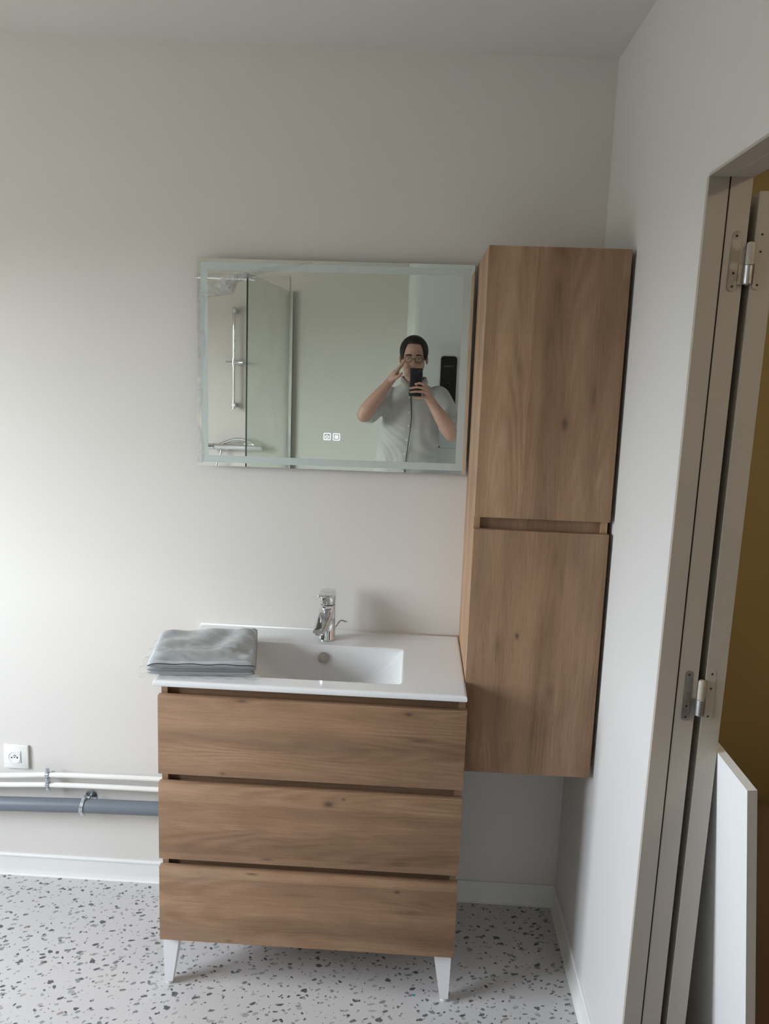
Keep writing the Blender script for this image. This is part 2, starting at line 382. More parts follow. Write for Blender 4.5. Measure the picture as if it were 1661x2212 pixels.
# ------------------------------------------------------------------ room shell
W = 1.164; D = -3.10; T = .076           # right wall plane, opposite wall, right wall thickness
ZT = 2.86
def zc(x): return 2.5766+.0183*(W-x)     # slightly falling ceiling
DY = lambda z: -.7735-.0172*z            # hinge-side jamb leans a little
DY2 = -1.64; DZ = 2.079                  # far jamb, head height
struct(box('floor', XL-.2, W+.02, D-.1, .1, -.12, 0, M_FLOOR), 'white vinyl floor with grey terrazzo chips')
vs = [(x, y, z) for x in (XL-.2, W+.01) for y in (D-.1, .1) for z in (zc(x), zc(x)+.12)]
struct(obj('ceiling', vs, [(0, 1, 3, 2), (4, 6, 7, 5), (0, 4, 5, 1), (2, 3, 7, 6), (0, 2, 6, 4), (1, 5, 7, 3)], M_CEIL, None, (0, -1.5, 2.6)), 'plain white ceiling')
struct(box('wall_back', XL-.2, W+T, 0, .12, -.05, ZT, M_WALL), 'warm white painted wall behind the vanity')
struct(box('wall_opposite', XL-.2, W+T, D-.12, D, -.05, ZT, M_WALL), 'warm white wall reflected in the mirror')
struct(boxes('wall_left', [(XL-.2, XL, WY1, .0, -.05, ZT), (XL-.2, XL, D, WY0, -.05, ZT), (XL-.2, XL, WY0, WY1, -.05, WZ0), (XL-.2, XL, WY0, WY1, WZ1, ZT)], M_WALL, None, (XL, 0, 0)), 'left wall with the window')
def prism_xz(x0, x1, quad):   # quad in (y,z)
    vs = [(x, y, z) for x in (x0, x1) for (y, z) in quad]; n = len(quad)
    fs = [tuple(range(n)), tuple(range(2*n-1, n-1, -1))]+[(i, (i+1) % n, n+(i+1) % n, n+i) for i in range(n)]
    return vs, fs
q1 = [(.0, -.05), (.0, ZT), (DY(DZ), ZT), (DY(DZ), DZ), (DY(0), -.05)]
q2 = [(DY(DZ), DZ), (DY(DZ), ZT), (DY2, ZT), (DY2, DZ)]; q3 = [(DY2, -.05), (DY2, ZT), (D, ZT), (D, -.05)]
vs, fs = merge(prism_xz(W, W+T, q1), prism_xz(W, W+T, q2), prism_xz(W, W+T, q3))
struct(obj('wall_right', vs, fs, M_WALLR, None, (W, 0, 0)), 'white wall with the open doorway')

# skirting: flat upstand with a small rounded top and a fillet at the floor
def skirt(name, prof, path_fn, ends):
    vs, fs = [], []
    for e in ends:
        for (d, z) in prof: vs.append(path_fn(e, d, z))
    n = len(prof)
    for i in range(n): fs.append((i, (i+1) % n, n+(i+1) % n, n+i))
    fs += [tuple(range(n)), tuple(range(2*n-1, n-1, -1))]
    return smooth_by_angle(obj(name, vs, fs, M_SKIRT, None, path_fn(ends[0], 0, 0)), 30)
PR = [(0, 0), (.016, 0), (.010, .0035), (.0072, .012), (.006, .02), (.006, .060), (.0085, .063), (.0085, .068), (.006, .0705), (0, .0712)]
struct(skirt('baseboard_back', PR, lambda e, d, z: (e, -d, z), (XL, W)), 'white skirting along the vanity wall')
struct(skirt('baseboard_right', PR, lambda e, d, z: (W-d, e, z), (0, DY(0)+.012)), 'white skirting along the doorway wall')

# window in the left wall
wn = struct(thing('window_1', (XL-.1, (WY0+WY1)/2, WZ0)))
fx0, fx1 = XL-.13, XL-.07; ym = (WY0+WY1)/2
boxes('window_frame', [(fx0, fx1, WY0, WY0+.06, WZ0, WZ1), (fx0, fx1, WY1-.06, WY1, WZ0, WZ1), (fx0, fx1, WY0+.06, WY1-.06, WZ0, WZ0+.06), (fx0, fx1, WY0+.06, WY1-.06, WZ1-.06, WZ1), (fx0, fx1, ym-.045, ym+.045, WZ0+.06, WZ1-.06)], M_WHITEPL, wn)
box('window_pane', XL-.103, XL-.099, WY0+.06, ym-.045, WZ0+.06, WZ1-.06, M_PANE, wn)
box('window_pane', XL-.103, XL-.099, ym+.045, WY1-.06, WZ0+.06, WZ1-.06, M_PANE, wn)
box('window_sill', XL-.09, XL+.03, WY0-.04, WY1+.04, WZ0-.03, WZ0, M_WHITEPL, wn, .004)
tube('window_handle', [(XL-.07, ym, 1.55), (XL-.045, ym, 1.55), (XL-.04, ym, 1.53), (XL-.04, ym, 1.43)], .009, M_ALU, wn, None, 10)

# ------------------------------------------------------------------ doorway: frame, hinges and the leaf folded back
dr = struct(thing('door_1', (W+T/2, DY(0), 0)), 'beige door frame with its leaf folded back')
G0, G1 = W+.0365, W+.0395
def jamb(x0, x1, proud):
    q = [(DY(0)-proud, 0), (DY(DZ)-proud, DZ-.0), (DY(DZ)+.01, DZ), (DY(0)+.01, 0)]
    return prism_xz(x0, x1, q)
def jobj(name, g, mat): return obj(name, g[0], g[1], mat, dr)
jobj('jamb_casing', jamb(W-.0004, G0, .0012), M_FRAME)
jobj('jamb_casing', jamb(G1, W+T+.003, .0008), M_FRAME)
jobj('seal_groove', jamb(G0, G1, .0010), M_DARK)
jobj('jamb_casing', merge(prism_xz(W-.0012, W+T+.003, [(DY2-.01, 0), (DY2-.01, DZ), (DY2+.012, DZ), (DY2+.012, 0)])), M_FRAME)
box('head_casing', W-.0012, G0, DY2+.012, DY(DZ)-.0012, DZ-.0012, DZ+.004, M_FRAME, dr)
box('head_casing', G1, W+T+.003, DY2+.012, DY(DZ)-.0008, DZ-.0008, DZ+.004, M_FRAME, dr)
box('seal_groove', G0, G1, DY2+.012, DY(DZ)+.003, DZ+.003, DZ+.006, M_DARK, dr)
LX0, LX1 = W+.0945, W+.1335
def LY(z): return DY(z)-.001
q = [(LY(0), .012), (LY(2.05), 2.055), (LY(2.05)+.80, 2.055), (LY(0)+.80, .012)]
leaf = obj('door_leaf', *prism_xz(LX0, LX1, q), M_LEAF, dr)
def stadium(cx, cz, w, h, y0, y1, n=8):
    pts = [(cx+w/2*math.cos(a), cz+h/2-w/2+w/2*math.sin(a)) for a in [math.pi*i/n for i in range(n+1)]]
    pts += [(cx+w/2*math.cos(a), cz-h/2+w/2+w/2*math.sin(a)) for a in [math.pi+math.pi*i/n for i in range(n+1)]]
    k = len(pts); vs = [(x, y0, z) for x, z in pts]+[(x, y1, z) for x, z in pts]
    return vs, [tuple(range(k)), tuple(range(2*k-1, k-1, -1))]+[(i, (i+1) % k, k+(i+1) % k, k+i) for i in range(k)]
for zc_, lab in ((1.930, 'upper steel hinge'), (1.072, 'middle steel hinge'), (.23, 'lower steel hinge')):
    yj = DY(zc_)-.0008; xh = W+.0875
    h = obj('hinge', *stadium(W+.0605, zc_, .0165, .108, yj-.0012, yj+.001), M_HINGE, dr); tag(h, lab)
    obj('hinge_flap', *prism_xz(W+.068, xh, [(yj-.0012, zc_-.042), (yj-.0012, zc_-.006), (yj+.001, zc_-.006), (yj+.001, zc_-.042)]), M_HINGE, h)
    lathe('hinge_knuckle', [(.0045, 0), (.0075, .003), (.0075, .036), (.007, .0365)], (xh, yj-.001, zc_-.043), (0, 0, 1), M_HINGE, h, None, 16)
    lathe('hinge_knuckle', [(.0075, 0), (.0075, .036), (.006, .040), (.003, .0415)], (xh, yj-.001, zc_-.006), (0, 0, 1), M_LEAF, h, None, 16)
    obj('hinge_plate', *stadium(W+.106, zc_+.004, .0165, .108, LY(zc_)-.0012, LY(zc_)+.001), M_LEAF, h)
    obj('hinge_flap', *prism_xz(xh, W+.100, [(LY(zc_)-.001, zc_-.004), (LY(zc_)-.001, zc_+.032), (LY(zc_)+.001, zc_+.032), (LY(zc_)+.001, zc_-.004)]), M_LEAF, h)
    for dx, dz in ((0, .045), (0, -.022), (0, -.046)):
        lathe('screw', [(.0022, 0), (.0022, .0006)], (W+.0605, yj-.0012, zc_+dz), (0, -1, 0), M_DARK, h, None, 10)
        lathe('screw', [(.0019, 0), (.0019, .0006)], (W+.106, LY(zc_)-.0012, zc_+.004+dz+(.036 if dz == -.022 else 0)), (0, -1, 0), M_DARK, h, None, 10)

# room beyond the doorway
X2 = 3.1
struct(box('wall_far_end', W+T, X2, .45, .55, -.05, ZT, M_OCHRE), 'ochre wall of the next room')
struct(box('wall_far_side', X2, X2+.1, D, .55, -.05, ZT, M_OCHRE))
struct(box('wall_far_front', W+T, X2, D-.12, D, -.05, ZT, M_OCHRE))
struct(box('wall_far_corner', W+T-.1, W+T, .12, .55, -.05, ZT, M_OCHRE))
struct(box('floor_next_room', W+.02, X2+.1, D-.1, .55, -.12, 0, M_OFLOOR), 'brown floor of the next room')
struct(box('ceiling_next_room', W+.01, X2+.1, D-.1, .55, 2.66, 2.78, M_CEIL))

# unseen fill lamp, added under the next room's ceiling to brighten the ochre walls
cl_ = thing('fill_lamp', (2.35, -1.6, 2.66), 'added unseen fill lamp on the ceiling of the next room', 'lamp')
lathe('fill_lamp_base', [(.06, 0), (.06, .025), (.05, .03)], (2.35, -1.6, 2.66), (0, 0, -1), M_WHITEPL, cl_)
m, nt, b = newmat('fill_lamp_glow'); nt.links.new(mixc(nt, noise(nt, pos(nt), 20, 1), (.82, .80, .75), (.86, .84, .79)), b.inputs['Base Color'])
b.inputs['Emission Color'].default_value = (1, .87, .68, 1); b.inputs['Emission Strength'].default_value = 16
lathe('fill_lamp_shade', [(.05, .03), (.13, .035), (.15, .06), (.14, .09), (.09, .115), (.01, .125)], (2.35, -1.6, 2.66), (0, 0, -1), m, cl_)

# white board leaning on the door leaf
bx_t, bz_t, by = LX1+.0015, .950, -.937
ang = math.atan2(.094, bz_t); L = bz_t/math.cos(ang)
dirv = Vector((-math.sin(ang), 0, math.cos(ang))); nx = Vector((math.cos(ang), 0, math.sin(ang)))
p0 = Vector((bx_t, 0, bz_t))-dirv*L
vs = []
for a in (0, L):
    for c in (0, .0185):
        for y in (by, by+.42): q = p0+dirv*a+nx*c; vs.append((q.x, y, max(q.z, .0)))
board = obj('white_board', vs, [(0, 1, 3, 2), (4, 6, 7, 5), (0, 4, 5, 1), (2, 3, 7, 6), (0, 2, 6, 4), (1, 5, 7, 3)], M_BOARD, None, (p0.x+.01, by+.2, 0))
tag(board, 'white melamine board leaning upright against the open door leaf', 'board')
bv = [Vector(v) for v in vs]
# raw front edge of the board
eb = [bv[0], bv[2], bv[6], bv[4]]
obj('board_edge', [tuple(v+Vector((0, -.0006, 0))) for v in eb]+[tuple(v) for v in eb], [(0, 1, 2, 3), (7, 6, 5, 4), (0, 4, 5, 1), (1, 5, 6, 2), (2, 6, 7, 3), (3, 7, 4, 0)], M_BOARDE, board)

# heap of brown fabric beyond the board
def heap():
    n, mth = 44, 36; vs, fs = [], []
    x0, x1, y0, y1 = 1.50, 2.35, -.52, .38
    rnd = np.random.RandomState(3)
    waves = [(rnd.uniform(6, 16), rnd.uniform(-14, 14), rnd.uniform(0, 6), rnd.uniform(.008, .022)) for _ in range(9)]
    for i in range(n+1):
        for j in range(mth+1):
            u, v = i/n, j/mth; x = x0+(x1-x0)*u; y = y0+(y1-y0)*v
            du = abs(2*u-1); dv = abs(2*v-1)
            h = .37*(max(0, 1-du**3.2)**.6)*(max(0, 1-dv**2.6)**.6)
            h += .06*math.exp(-((u-.25)/.12)**2)*(1-dv)
            f = sum(a*math.sin(kx*x+ky*y+ph+3*math.sin(4*y+2*x)) for kx, ky, ph, a in waves)
            z = max(0, h+f*min(1, h*5))
            vs.append((x+.02*math.sin(9*y+3*z), y+.02*math.sin(11*x), z))
    for i in range(n):
        for j in range(mth):
            a = i*(mth+1)+j; fs.append((a, a+1, a+mth+2, a+mth+1))
    k = len(vs); vs += [(x0, y0, 0), (x1, y0, 0), (x1, y1, 0), (x0, y1, 0)]; fs.append((k, k+1, k+2, k+3))
    return obj('fabric_heap', vs, fs, M_CLOTHB, None, (1.9, -.1, 0), True)
tag(heap(), 'rumpled brown fabric heaped on the floor beyond the doorway', 'fabric')

# ------------------------------------------------------------------ vanity unit
KN1 = [(.23, .848, .020, .006, .9), (.66, .836, .012, .006, .95), (.69, .765, .045, .009, .45), (.18, .645, .012, .006, .7)]
KN2 = [(.46, .575, .017, .010, 1.0), (.50, .592, .007, .005, .8), (.30, .408, .02, .005, .6)]
KN3 = [(.26, .362, .020, .005, .9), (.65, .335, .010, .006, .9), (.68, .275, .045, .009, .45), (.20, .160, .012, .005, .6)]
M_WD1 = wood('oak_laminate_drawer_top', 'X', [(a, b-.4, c, d, e) for a, b, c, d, e in KN1], 1)
M_WD2 = wood('oak_laminate_drawer_mid', 'X', [(a, b-.4, c, d, e) for a, b, c, d, e in KN2], 2)
M_WD3 = wood('oak_laminate_drawer_low', 'X', [(a, b-.4, c, d, e) for a, b, c, d, e in KN3], 3)
M_WCARC = wood('oak_laminate_carcass', 'X', [], 4, .92)
van = thing('vanity_unit', (.41, -.22, 0), 'three-drawer oak vanity unit on white tapered legs under the basin', 'cabinet')
vx0, vx1, vf = .0101, .8090, -.4475
boxes('carcass', [(vx0+.004, vx0+.020, vf+.020, -.075, .156, .8815), (vx1-.020, vx1-.004, vf+.020, -.075, .156, .8815), (vx0+.020, vx1-.020, vf+.020, -.075, .156, .172), (vx0+.020, vx1-.020, -.083, -.075, .172, .76)], M_WCARC, van)
for z0, z1 in ((.838, .8815), (.596, .632), (.356, .392)):
    box('grip_rail', vx0+.020, vx1-.020, vf+.036, vf+.048, z0-.02, z1+(.0 if z1 > .8 else .02), M_WCARC, van)
for z0, z1, mt, lab in ((.6382, .8552, M_WD1, 'top drawer front'), (.3950, .6135, M_WD2, 'middle drawer front with a central knot'), (.1538, .3714, M_WD3, 'bottom drawer front')):
    d_ = box('drawer', vx0, vx1, vf, vf+.018, z0, z1, mt, van, .0012); tag(d_, lab)
    boxes('drawer_box', [(vx0+.03, vx1-.03, vf+.07, -.10, z0+.02, z0+.03), (vx0+.03, vx0+.04, vf+.07, -.10, z0+.03, z1-.07), (vx1-.04, vx1-.03, vf+.07, -.10, z0+.03, z1-.07), (vx0+.03, vx1-.03, vf+.0665, vf+.07, z0+.02, z1-.07)], M_WCARC, d_)
def leg(xa, xb, xc, xd, ya, yb):
    # xa..xb top, xc..xd bottom
    yc, yd_ = (ya, ya+.023) if ya < -.2 else (yb-.023, yb)
    top = [(xa, ya), (xb, ya), (xb, yb), (xa, yb)]; bot = [(xc, yc), (xd, yc), (xd, yd_), (xc, yd_)]
    vs = [(x, y, .0115) for x, y in bot]+[(x, y, .156) for x, y in top]
    o = obj('leg', vs, [(0, 1, 2, 3), (7, 6, 5, 4)]+[(i, (i+1) % 4, 4+(i+1) % 4, 4+i) for i in range(4)], M_LEG, van)
    f = lathe('foot_glide', [(.009, 0), (.0100, .002), (.0100, .010), (.008, .0118)], ((xc+xd)/2, (yc+yd_)/2, 0), (0, 0, 1), M_WHITEPL, o, None, 18)
    return o
leg(.0127, .0590, .0165, .0390, -.428, -.382); leg(.7545, .8040, .7785, .8015, -.428, -.382)
leg(.0127, .0590, .0165, .0390, -.121, -.076); leg(.7545, .8040, .7785, .8015, -.121, -.076)

# ------------------------------------------------------------------ wash basin
def basin():
    x0, x1, y0, y1, zt, zb = -.0005, .8068, -.4535, -.0015, .8978, .8817
    bxl, bxr, byf, byb = .172, .6375, -.396, -.137
    cx, hw, dep = (bxl+bxr)/2, (bxr-bxl)/2, .112
    def lin(a, b, n): return list(np.linspace(a, b, n))
    def near(c, w, n): return [c+w*((2*i/n-1)**3) for i in range(n+1)]
    xs = sorted(set(np.round(lin(x0, x1, 90)+near(bxl, .02, 16)+near(bxr, .02, 16)+[x0+t for t in (.0006, .0015, .003, .005, .008)]+[x1-t for t in (.0006, .0015, .003, .005, .008)], 5)))
    ys = sorted(set(np.round(lin(y0, y1, 46)+near(byf, .02, 22)+near(byb, .03, 22)+[y0+t for t in (.0006, .0015, .003, .005, .008)]+[y1-t for t in (.0006, .0015, .003, .005)], 5)))
    R = (hw*hw+dep*dep)/(2*dep)
    def sstep(t): t = min(1, max(0, t)); return t*t*(3-2*t)
    def zfun(x, y):
        z = zt
        d = min(x-x0, x1-x, y-y0, y1-y); r = .006
        if d < r: z -= r-math.sqrt(max(0, r*r-(r-d)**2))
        u = abs(x-cx)
        if u < hw+.012 and byf-.012 < y < byb+.012:
            a = math.sqrt(max(0, R*R-min(u, hw)**2))-(R-dep)
            a = max(a, 0) if u < hw else 0
            # soft shoulder at the ends
            a = a+.004*sstep((hw+.004-u)/.012)
            wall = .030 if y > (byf+byb)/2 else .020
            w = sstep((byb+.003-y)/wall)*sstep((y-byf+.003)/.020)
            # slight fall to the drain
            a *= 1+.04*math.cos((y-(byf+byb)/2)/(byb-byf)*math.pi)
            z -= a*w
        return z
    vs, fs = [], []
    for x in xs:
        for y in ys: vs.append((float(x), float(y), zfun(x, y)))
    nx_, ny_ = len(xs), len(ys)
    for i in range(nx_-1):
        for j in range(ny_-1): fs.append((i*ny_+j, i*ny_+j+1, (i+1)*ny_+j+1, (i+1)*ny_+j))
    # skirt
    rim = [i*ny_ for i in range(nx_)]+[(nx_-1)*ny_+j for j in range(1, ny_)]+[i*ny_+ny_-1 for i in range(nx_-2, -1, -1)]+[j for j in range(ny_-2, 0, -1)]
    k = len(vs)
    for r in rim:
        x, y, z = vs[r]; ix = min(max(x, x0+.003), x1-.003); iy = min(max(y, y0+.003), y1)
        vs.append((x, y, zb+.003))
    k2 = len(vs)
    for r in rim:
        x, y, z = vs[r]; vs.append((min(max(x, x0+.0025), x1-.0025), max(y, y0+.0025), zb))
    m_ = len(rim)
    for i in range(m_):
        j = (i+1) % m_; fs.append((rim[i], rim[j], k+j, k+i)); fs.append((k+i, k+j, k2+j, k2+i))
    root = thing('wash_basin', (.404, -.22, zb), 'white ceramic countertop basin with a wide curved bowl', 'basin')
    o = obj('ceramic_top', vs, fs, M_CERAMIC, root, None, True); smooth_by_angle(o, 60)
    c = Vector((.4045, -.1485, .8625)); nrm = Vector((0, -1, .22)).normalized()
    lathe('overflow_ring', [(.0165, -.004), (.0165, .002), (.0155, .0035), (.0125, .004), (.0115, .002), (.004, .0022)], c, nrm, M_STEEL, root, None, 28)
    dz = zfun(cx, -.27)
    lathe('drain_plug', [(.031, 0), (.031, .002), (.026, .004), (.024, .009), (.02, .0105), (.006, .011)], (cx, -.27, dz), (0, 0, 1), M_CHROME, root, None, 28)
    # silicone bead at wall and cabinet
    vb, fb = tube_geo([(.0, -.0025, zt-.0008), (.8063, -.0025, zt-.0008)], .0036, 8)
    obj('silicone_bead', vb, fb, M_WHITEPL, root, None, True)
    return root
basin()

# ------------------------------------------------------------------ mixer tap
tp = thing('basin_tap', (.4060, -.080, .8978), 'chrome single-lever mixer tap standing behind the bowl', 'tap')
c0 = Vector((.4060, -.080, .8978))
TR = .0245
lathe('tap_body', [(.0235, 0), (TR+.0006, .0008), (TR+.0006, .004), (TR, .0052), (TR-.0008, .06), (TR-.001, .107), (.0222, .1085)], c0, (0, 0, 1), M_CHROME, tp, None, 48)
lathe('seal_ring', [(.0218, 0), (.0218, .0032)], c0+Vector((0, 0, .1078)), (0, 0, 1), M_RUBBER, tp, None, 36)
# lever: short drum with a flat tongue pointing to the front
drum = [(.0228, 0), (.0238, .0012), (.0242, .028), (.0238, .038), (.0225, .0405), (.010, .0420)]
lev = lathe('tap_lever', drum, c0+Vector((0, 0, .1108)), (0, 0, 1), M_CHROME, tp, None, 48)
def loft(secs):
    """secs: list of (center, half width x, half height z) rectangles with rounded section lofted"""
    vs, fs = [], []; seg = 20
    for (c, hx, hz, rr) in secs:
        for k in range(seg):
            a = 2*math.pi*k/seg; ca, sa = math.cos(a), math.sin(a)
            e = .45
            vs.append((c[0]+hx*math.copysign(abs(ca)**e, ca), c[1], c[2]+hz*math.copysign(abs(sa)**e, sa)))
    for i in range(len(secs)-1):
        for k in range(seg): fs.append((i*seg+k, i*seg+(k+1) % seg, (i+1)*seg+(k+1) % seg, (i+1)*seg+k))
    fs += [tuple(range(seg)), tuple((len(secs)-1)*seg+k for k in range(seg-1, -1, -1))]
    return vs, fs
lx, ly = c0.x, c0.y
g = loft([((lx, ly-.002, c0.z+.1430), .0238, .0085, 0), ((lx-.001, ly-.018, c0.z+.1432), .0232, .0080, 0), ((lx-.004, ly-.034, c0.z+.1440), .0215, .006, 0), ((lx-.006, ly-.046, c0.z+.1450), .0200, .0042, 0), ((lx-.0062, ly-.048, c0.z+.1451), .0175, .0022, 0)])
smooth_by_angle(obj('lever_tongue', *g, M_CHROME, lev), 50)
# spout: body sweeping forward and down from the neck
g = loft([((lx, ly+.006, c0.z+.078), .0215, .028, 0), ((lx-.002, ly-.016, c0.z+.0785), .0225, .028, 0), ((lx-.006, ly-.040, c0.z+.0695), .0212, .0195, 0), ((lx-.0105, ly-.066, c0.z+.0610), .0195, .0125, 0), ((lx-.0145, ly-.088, c0.z+.0545), .0178, .0085, 0), ((lx-.0158, ly-.096, c0.z+.0530), .0155, .0060, 0)])
spt = smooth_by_angle(obj('tap_spout', *g, M_CHROME, tp), 50)
lathe('aerator', [(.0125, -.002), (.0125, .007), (.0118, .009), (.0102, .0092)], (lx-.0140, ly-.082, c0.z+.0485), (0, -.25, -1), M_CHROME, spt, None, 28)
lathe('aerator_mesh', [(.0100, 0), (.0100, .0006)], Vector((lx-.0140, ly-.082, c0.z+.0485))+Vector((0, -.25, -1)).normalized()*.0091, (0, -.25, -1), M_RUBBER, spt, None, 24)
tube('pop_up_rod', [(lx+.020, ly+.016, c0.z+.028), (lx+.026, ly+.018, c0.z+.036), (lx+.034, ly+.020, c0.z+.0485), (lx+.038, ly+.020, c0.z+.0520), (lx+.043, ly+.020, c0.z+.0525), (lx+.057, ly+.020, c0.z+.0490)], .0021, M_STEEL, tp, None, 10)

# ------------------------------------------------------------------ packaged grey textile on the basin
def package():
    z0 = .8990
    FL, FR, BR, BL = Vector((-.022, -.434, z0)), Vector((.257, -.410, z0)), Vector((.2020, -.120, z0)), Vector((-.066, -.188, z0))
    root = thing('textile_package', ((FL+BR)/2).to_tuple(), 'folded grey textile in a clear plastic bag lying on the basin', 'package')
    def P(u, v, h):   # u left..right, v front..back
        a = FL.lerp(FR, u); b_ = BL.lerp(BR, u); q = a.lerp(b_, v); return Vector((q.x, q.y, z0+h))
    rnd = np.random.RandomState(5)
    wv = [(rnd.uniform(3, 9), rnd.uniform(-9, 9), rnd.uniform(0, 6), rnd.uniform(.0004, .0011)) for _ in range(8)]+[(rnd.uniform(12, 30), rnd.uniform(-30, 30), rnd.uniform(0, 6), rnd.uniform(.0001, .0002)) for _ in range(8)]
    def wr(u, v):
        s = sum(a*math.sin(kx*u*2+ky*v*2+ph+1.5*math.sin(5*v+4*u)) for kx, ky, ph, a in wv)
        s += .0035*math.exp(-((u-.95)/.13)**2)*math.sin(30*v+9*u)     # gathers along the right seam
        for cu, cv, ru, rv, am in ((.74, .36, .10, .085, .0032), (.42, .42, .12, .10, .0020), (.12, .30, .10, .085, .0024), (.68, .82, .07, .06, .0012)):
            d = math.hypot((u-cu)/ru, (v-cv)/rv); s += am*math.exp(-((d-.75)/.14)**2)
        return s
    # layered body: slab with rounded edges and a fold line around the front
    def slab(h0, h1, ins, n=46, mth=40, amp=1.0, pw=6):
        vs, fs = [], []
        for side in (1, 0):
            for i in range(n+1):
                for j in range(mth+1):
                    u, v = i/n, j/mth; uu = ins+(1-2*ins)*u; vv = ins+(1-2*ins)*v
                    e = (1-abs(2*u-1)**pw*1.0)*(1-abs(2*v-1)**pw*1.0); e = max(0, e)**.5; mid = (h0+h1)/2
                    if side: h = mid+(h1-mid)*e+wr(u, v)*amp*e
                    else: h = mid-(mid-h0)*e
                    vs.append(P(uu, vv, h))
        o = (n+1)*(mth+1)
        for s_ in (0, 1):
            for i in range(n):
                for j in range(mth):
                    a = s_*o+i*(mth+1)+j; q = (a, a+1, a+mth+2, a+mth+1); fs.append(q if s_ else q[::-1])
        rim = [i*(mth+1) for i in range(n+1)]+[n*(mth+1)+j for j in range(1, mth+1)]+[i*(mth+1)+mth for i in range(n-1, -1, -1)]+[j for j in range(mth-1, 0, -1)]
        for i in range(len(rim)):
            a, b_ = rim[i], rim[(i+1) % len(rim)]; fs.append((a, b_, b_+o, a+o))
        return vs, fs
    t1 = obj('textile', *slab(.0008, .020, .004, amp=.2, pw=18), M_PACK, root, None, True)
    t2 = obj('textile_fold', *slab(.0185, .0415, .0, amp=1.0, pw=16), M_PACK, root, None, True)
    # dark seam where the fold opens at the front
    pts = [P(.012+.976*i/40, -.002, .0362+.0012*math.sin(i*.5)-(.006*math.exp(-i/1.5))-(.004*math.exp(-(40-i)/2.0))) for i in range(41)]
    tube('fold_seam', [p+Vector((0, -.0012, 0)) for p in pts], .0011, M_RUBBER, root, None, 6)
    bag = obj('plastic_bag', *slab(-.0003, .0446, -.006, amp=1.35, pw=10), M_BAG, root, None, True)
    # bag end: crumpled seal sticking out at the front left and along the front
    vs, fs = [], []
    n = 36
    for i in range(n+1):
        u = -.07+1.11*i/n
        for k in range(5):
            t = k/4; r = rnd.uniform(-.0022, .0022)
            q = P(u, -.004-.035*t, .010-.0075*t+r*t+.003*math.sin(u*31)*t); vs.append(q)
    for i in range(n):
        for k in range(4): a = i*5+k; fs.append((a, a+1, a+6, a+5))
    obj('bag_seal', vs, fs, M_BAG, bag, None, True)
    vs, fs = [], []
    for i in range(n+1):
        v = -.05+.98*i/n
        for k in range(4):
            t = k/3; vs.append(P(-.012-.075*t*(1-.5*v), v, .020+.004*math.sin(v*24)*t-.006*t+rnd.uniform(-.002, .002)*t))
    for i in range(n):
        for k in range(3): a = i*4+k; fs.append((a, a+1, a+5, a+4))
    obj('bag_seal', vs, fs, M_BAG, bag, None, True)
package()

# ------------------------------------------------------------------ tall wall cabinet
KU = [(1.59, 1.020-.32, .020, .010, .85), (1.66, 1.085-.32, .05, .012, .5), (1.72, .90-.32, .03, .012, .4)]
KL = [(1.03, .935-.32, .012, .007, .95), (1.00, .885-.32, .05, .012, .5), (.88, 1.03-.32, .03, .012, .35)]
M_WT1 = wood('oak_laminate_door_upper', 'Z', KU, 5)
M_WT2 = wood('oak_laminate_door_lower', 'Z', KL, 6)
M_WTC = wood('oak_laminate_tall_carcass', 'Z', [], 7, 1.22)
kx0, kx1, kf, kz0, kz1 = .8074, 1.1530, -.356, .6428, 2.0166
tall = thing('tall_cabinet', (.98, -.18, kz0), 'tall oak wall cabinet with two doors hung in the corner', 'cabinet')
boxes('carcass', [(kx0, kx0+.016, kf+.0185, -.001, kz0, kz1), (kx1-.018, kx1-.002, kf+.0185, -.001, kz0, kz1), (kx0+.016, kx1-.018, kf+.0185, -.001, kz1-.016, kz1), (kx0+.016, kx1-.018, kf+.0185, -.001, kz0, kz0+.016), (kx0+.016, kx1-.018, -.008, -.001, kz0+.016, kz1-.016)], M_WTC, tall)
tag(box('door', kx0, kx1, kf, kf+.018, 1.3425, kz1, M_WT1, tall, .0012), 'upper cabinet door')
tag(box('door', kx0, kx1, kf, kf+.018, kz0, 1.3110, M_WT2, tall, .0012), 'lower cabinet door')
box('grip_rail', kx0+.016, kx1-.018, kf+.030, kf+.042, 1.28, 1.375, M_WT2, tall)

# ------------------------------------------------------------------ mirror
MX, MZ, MW, MH, MYF = -.0003, 2.0058, .8001, .6011, -.037
mir = thing('wall_mirror', (MX, MYF, MZ-MH), 'frameless rectangular mirror with an etched border above the basin', 'mirror', None, None, (0, -.0053, 0))
bx = lambda nm, x0, x1, y0, y1, z0, z1, mt: box(nm, x0, x1, y0, y1, z0, z1, mt, mir)
bx('mirror_glass', MX, MX+MW, MYF, MYF+.005, MZ-MH, MZ, M_MIRROR)
bx('back_box', MX+.035, MX+MW-.035, MYF+.005, -.001, MZ-MH+.035, MZ-.035, M_BACKER)
i0, i1 = .0105, .0315
obj('etched_border', *ring_plate(MX+i0, MX+MW-i0, MZ-MH+i0, MZ-i0, MX+i1, MX+MW-i1, MZ-MH+i1, MZ-i1, MYF-.0004, MYF+.0002), M_FROST, mir)
def rrect(cx, cz, h, r, n=5):
    out = []
    for sx, sz, a0 in ((1, 1, 0), (-1, 1, 90), (-1, -1, 180), (1, -1, 270)):
        for i in range(n+1):
            a = math.radians(a0+90*i/n); out.append((cx+sx*(h-r)+r*math.cos(a), cz+sz*(h-r)+r*math.sin(a)))
    return out
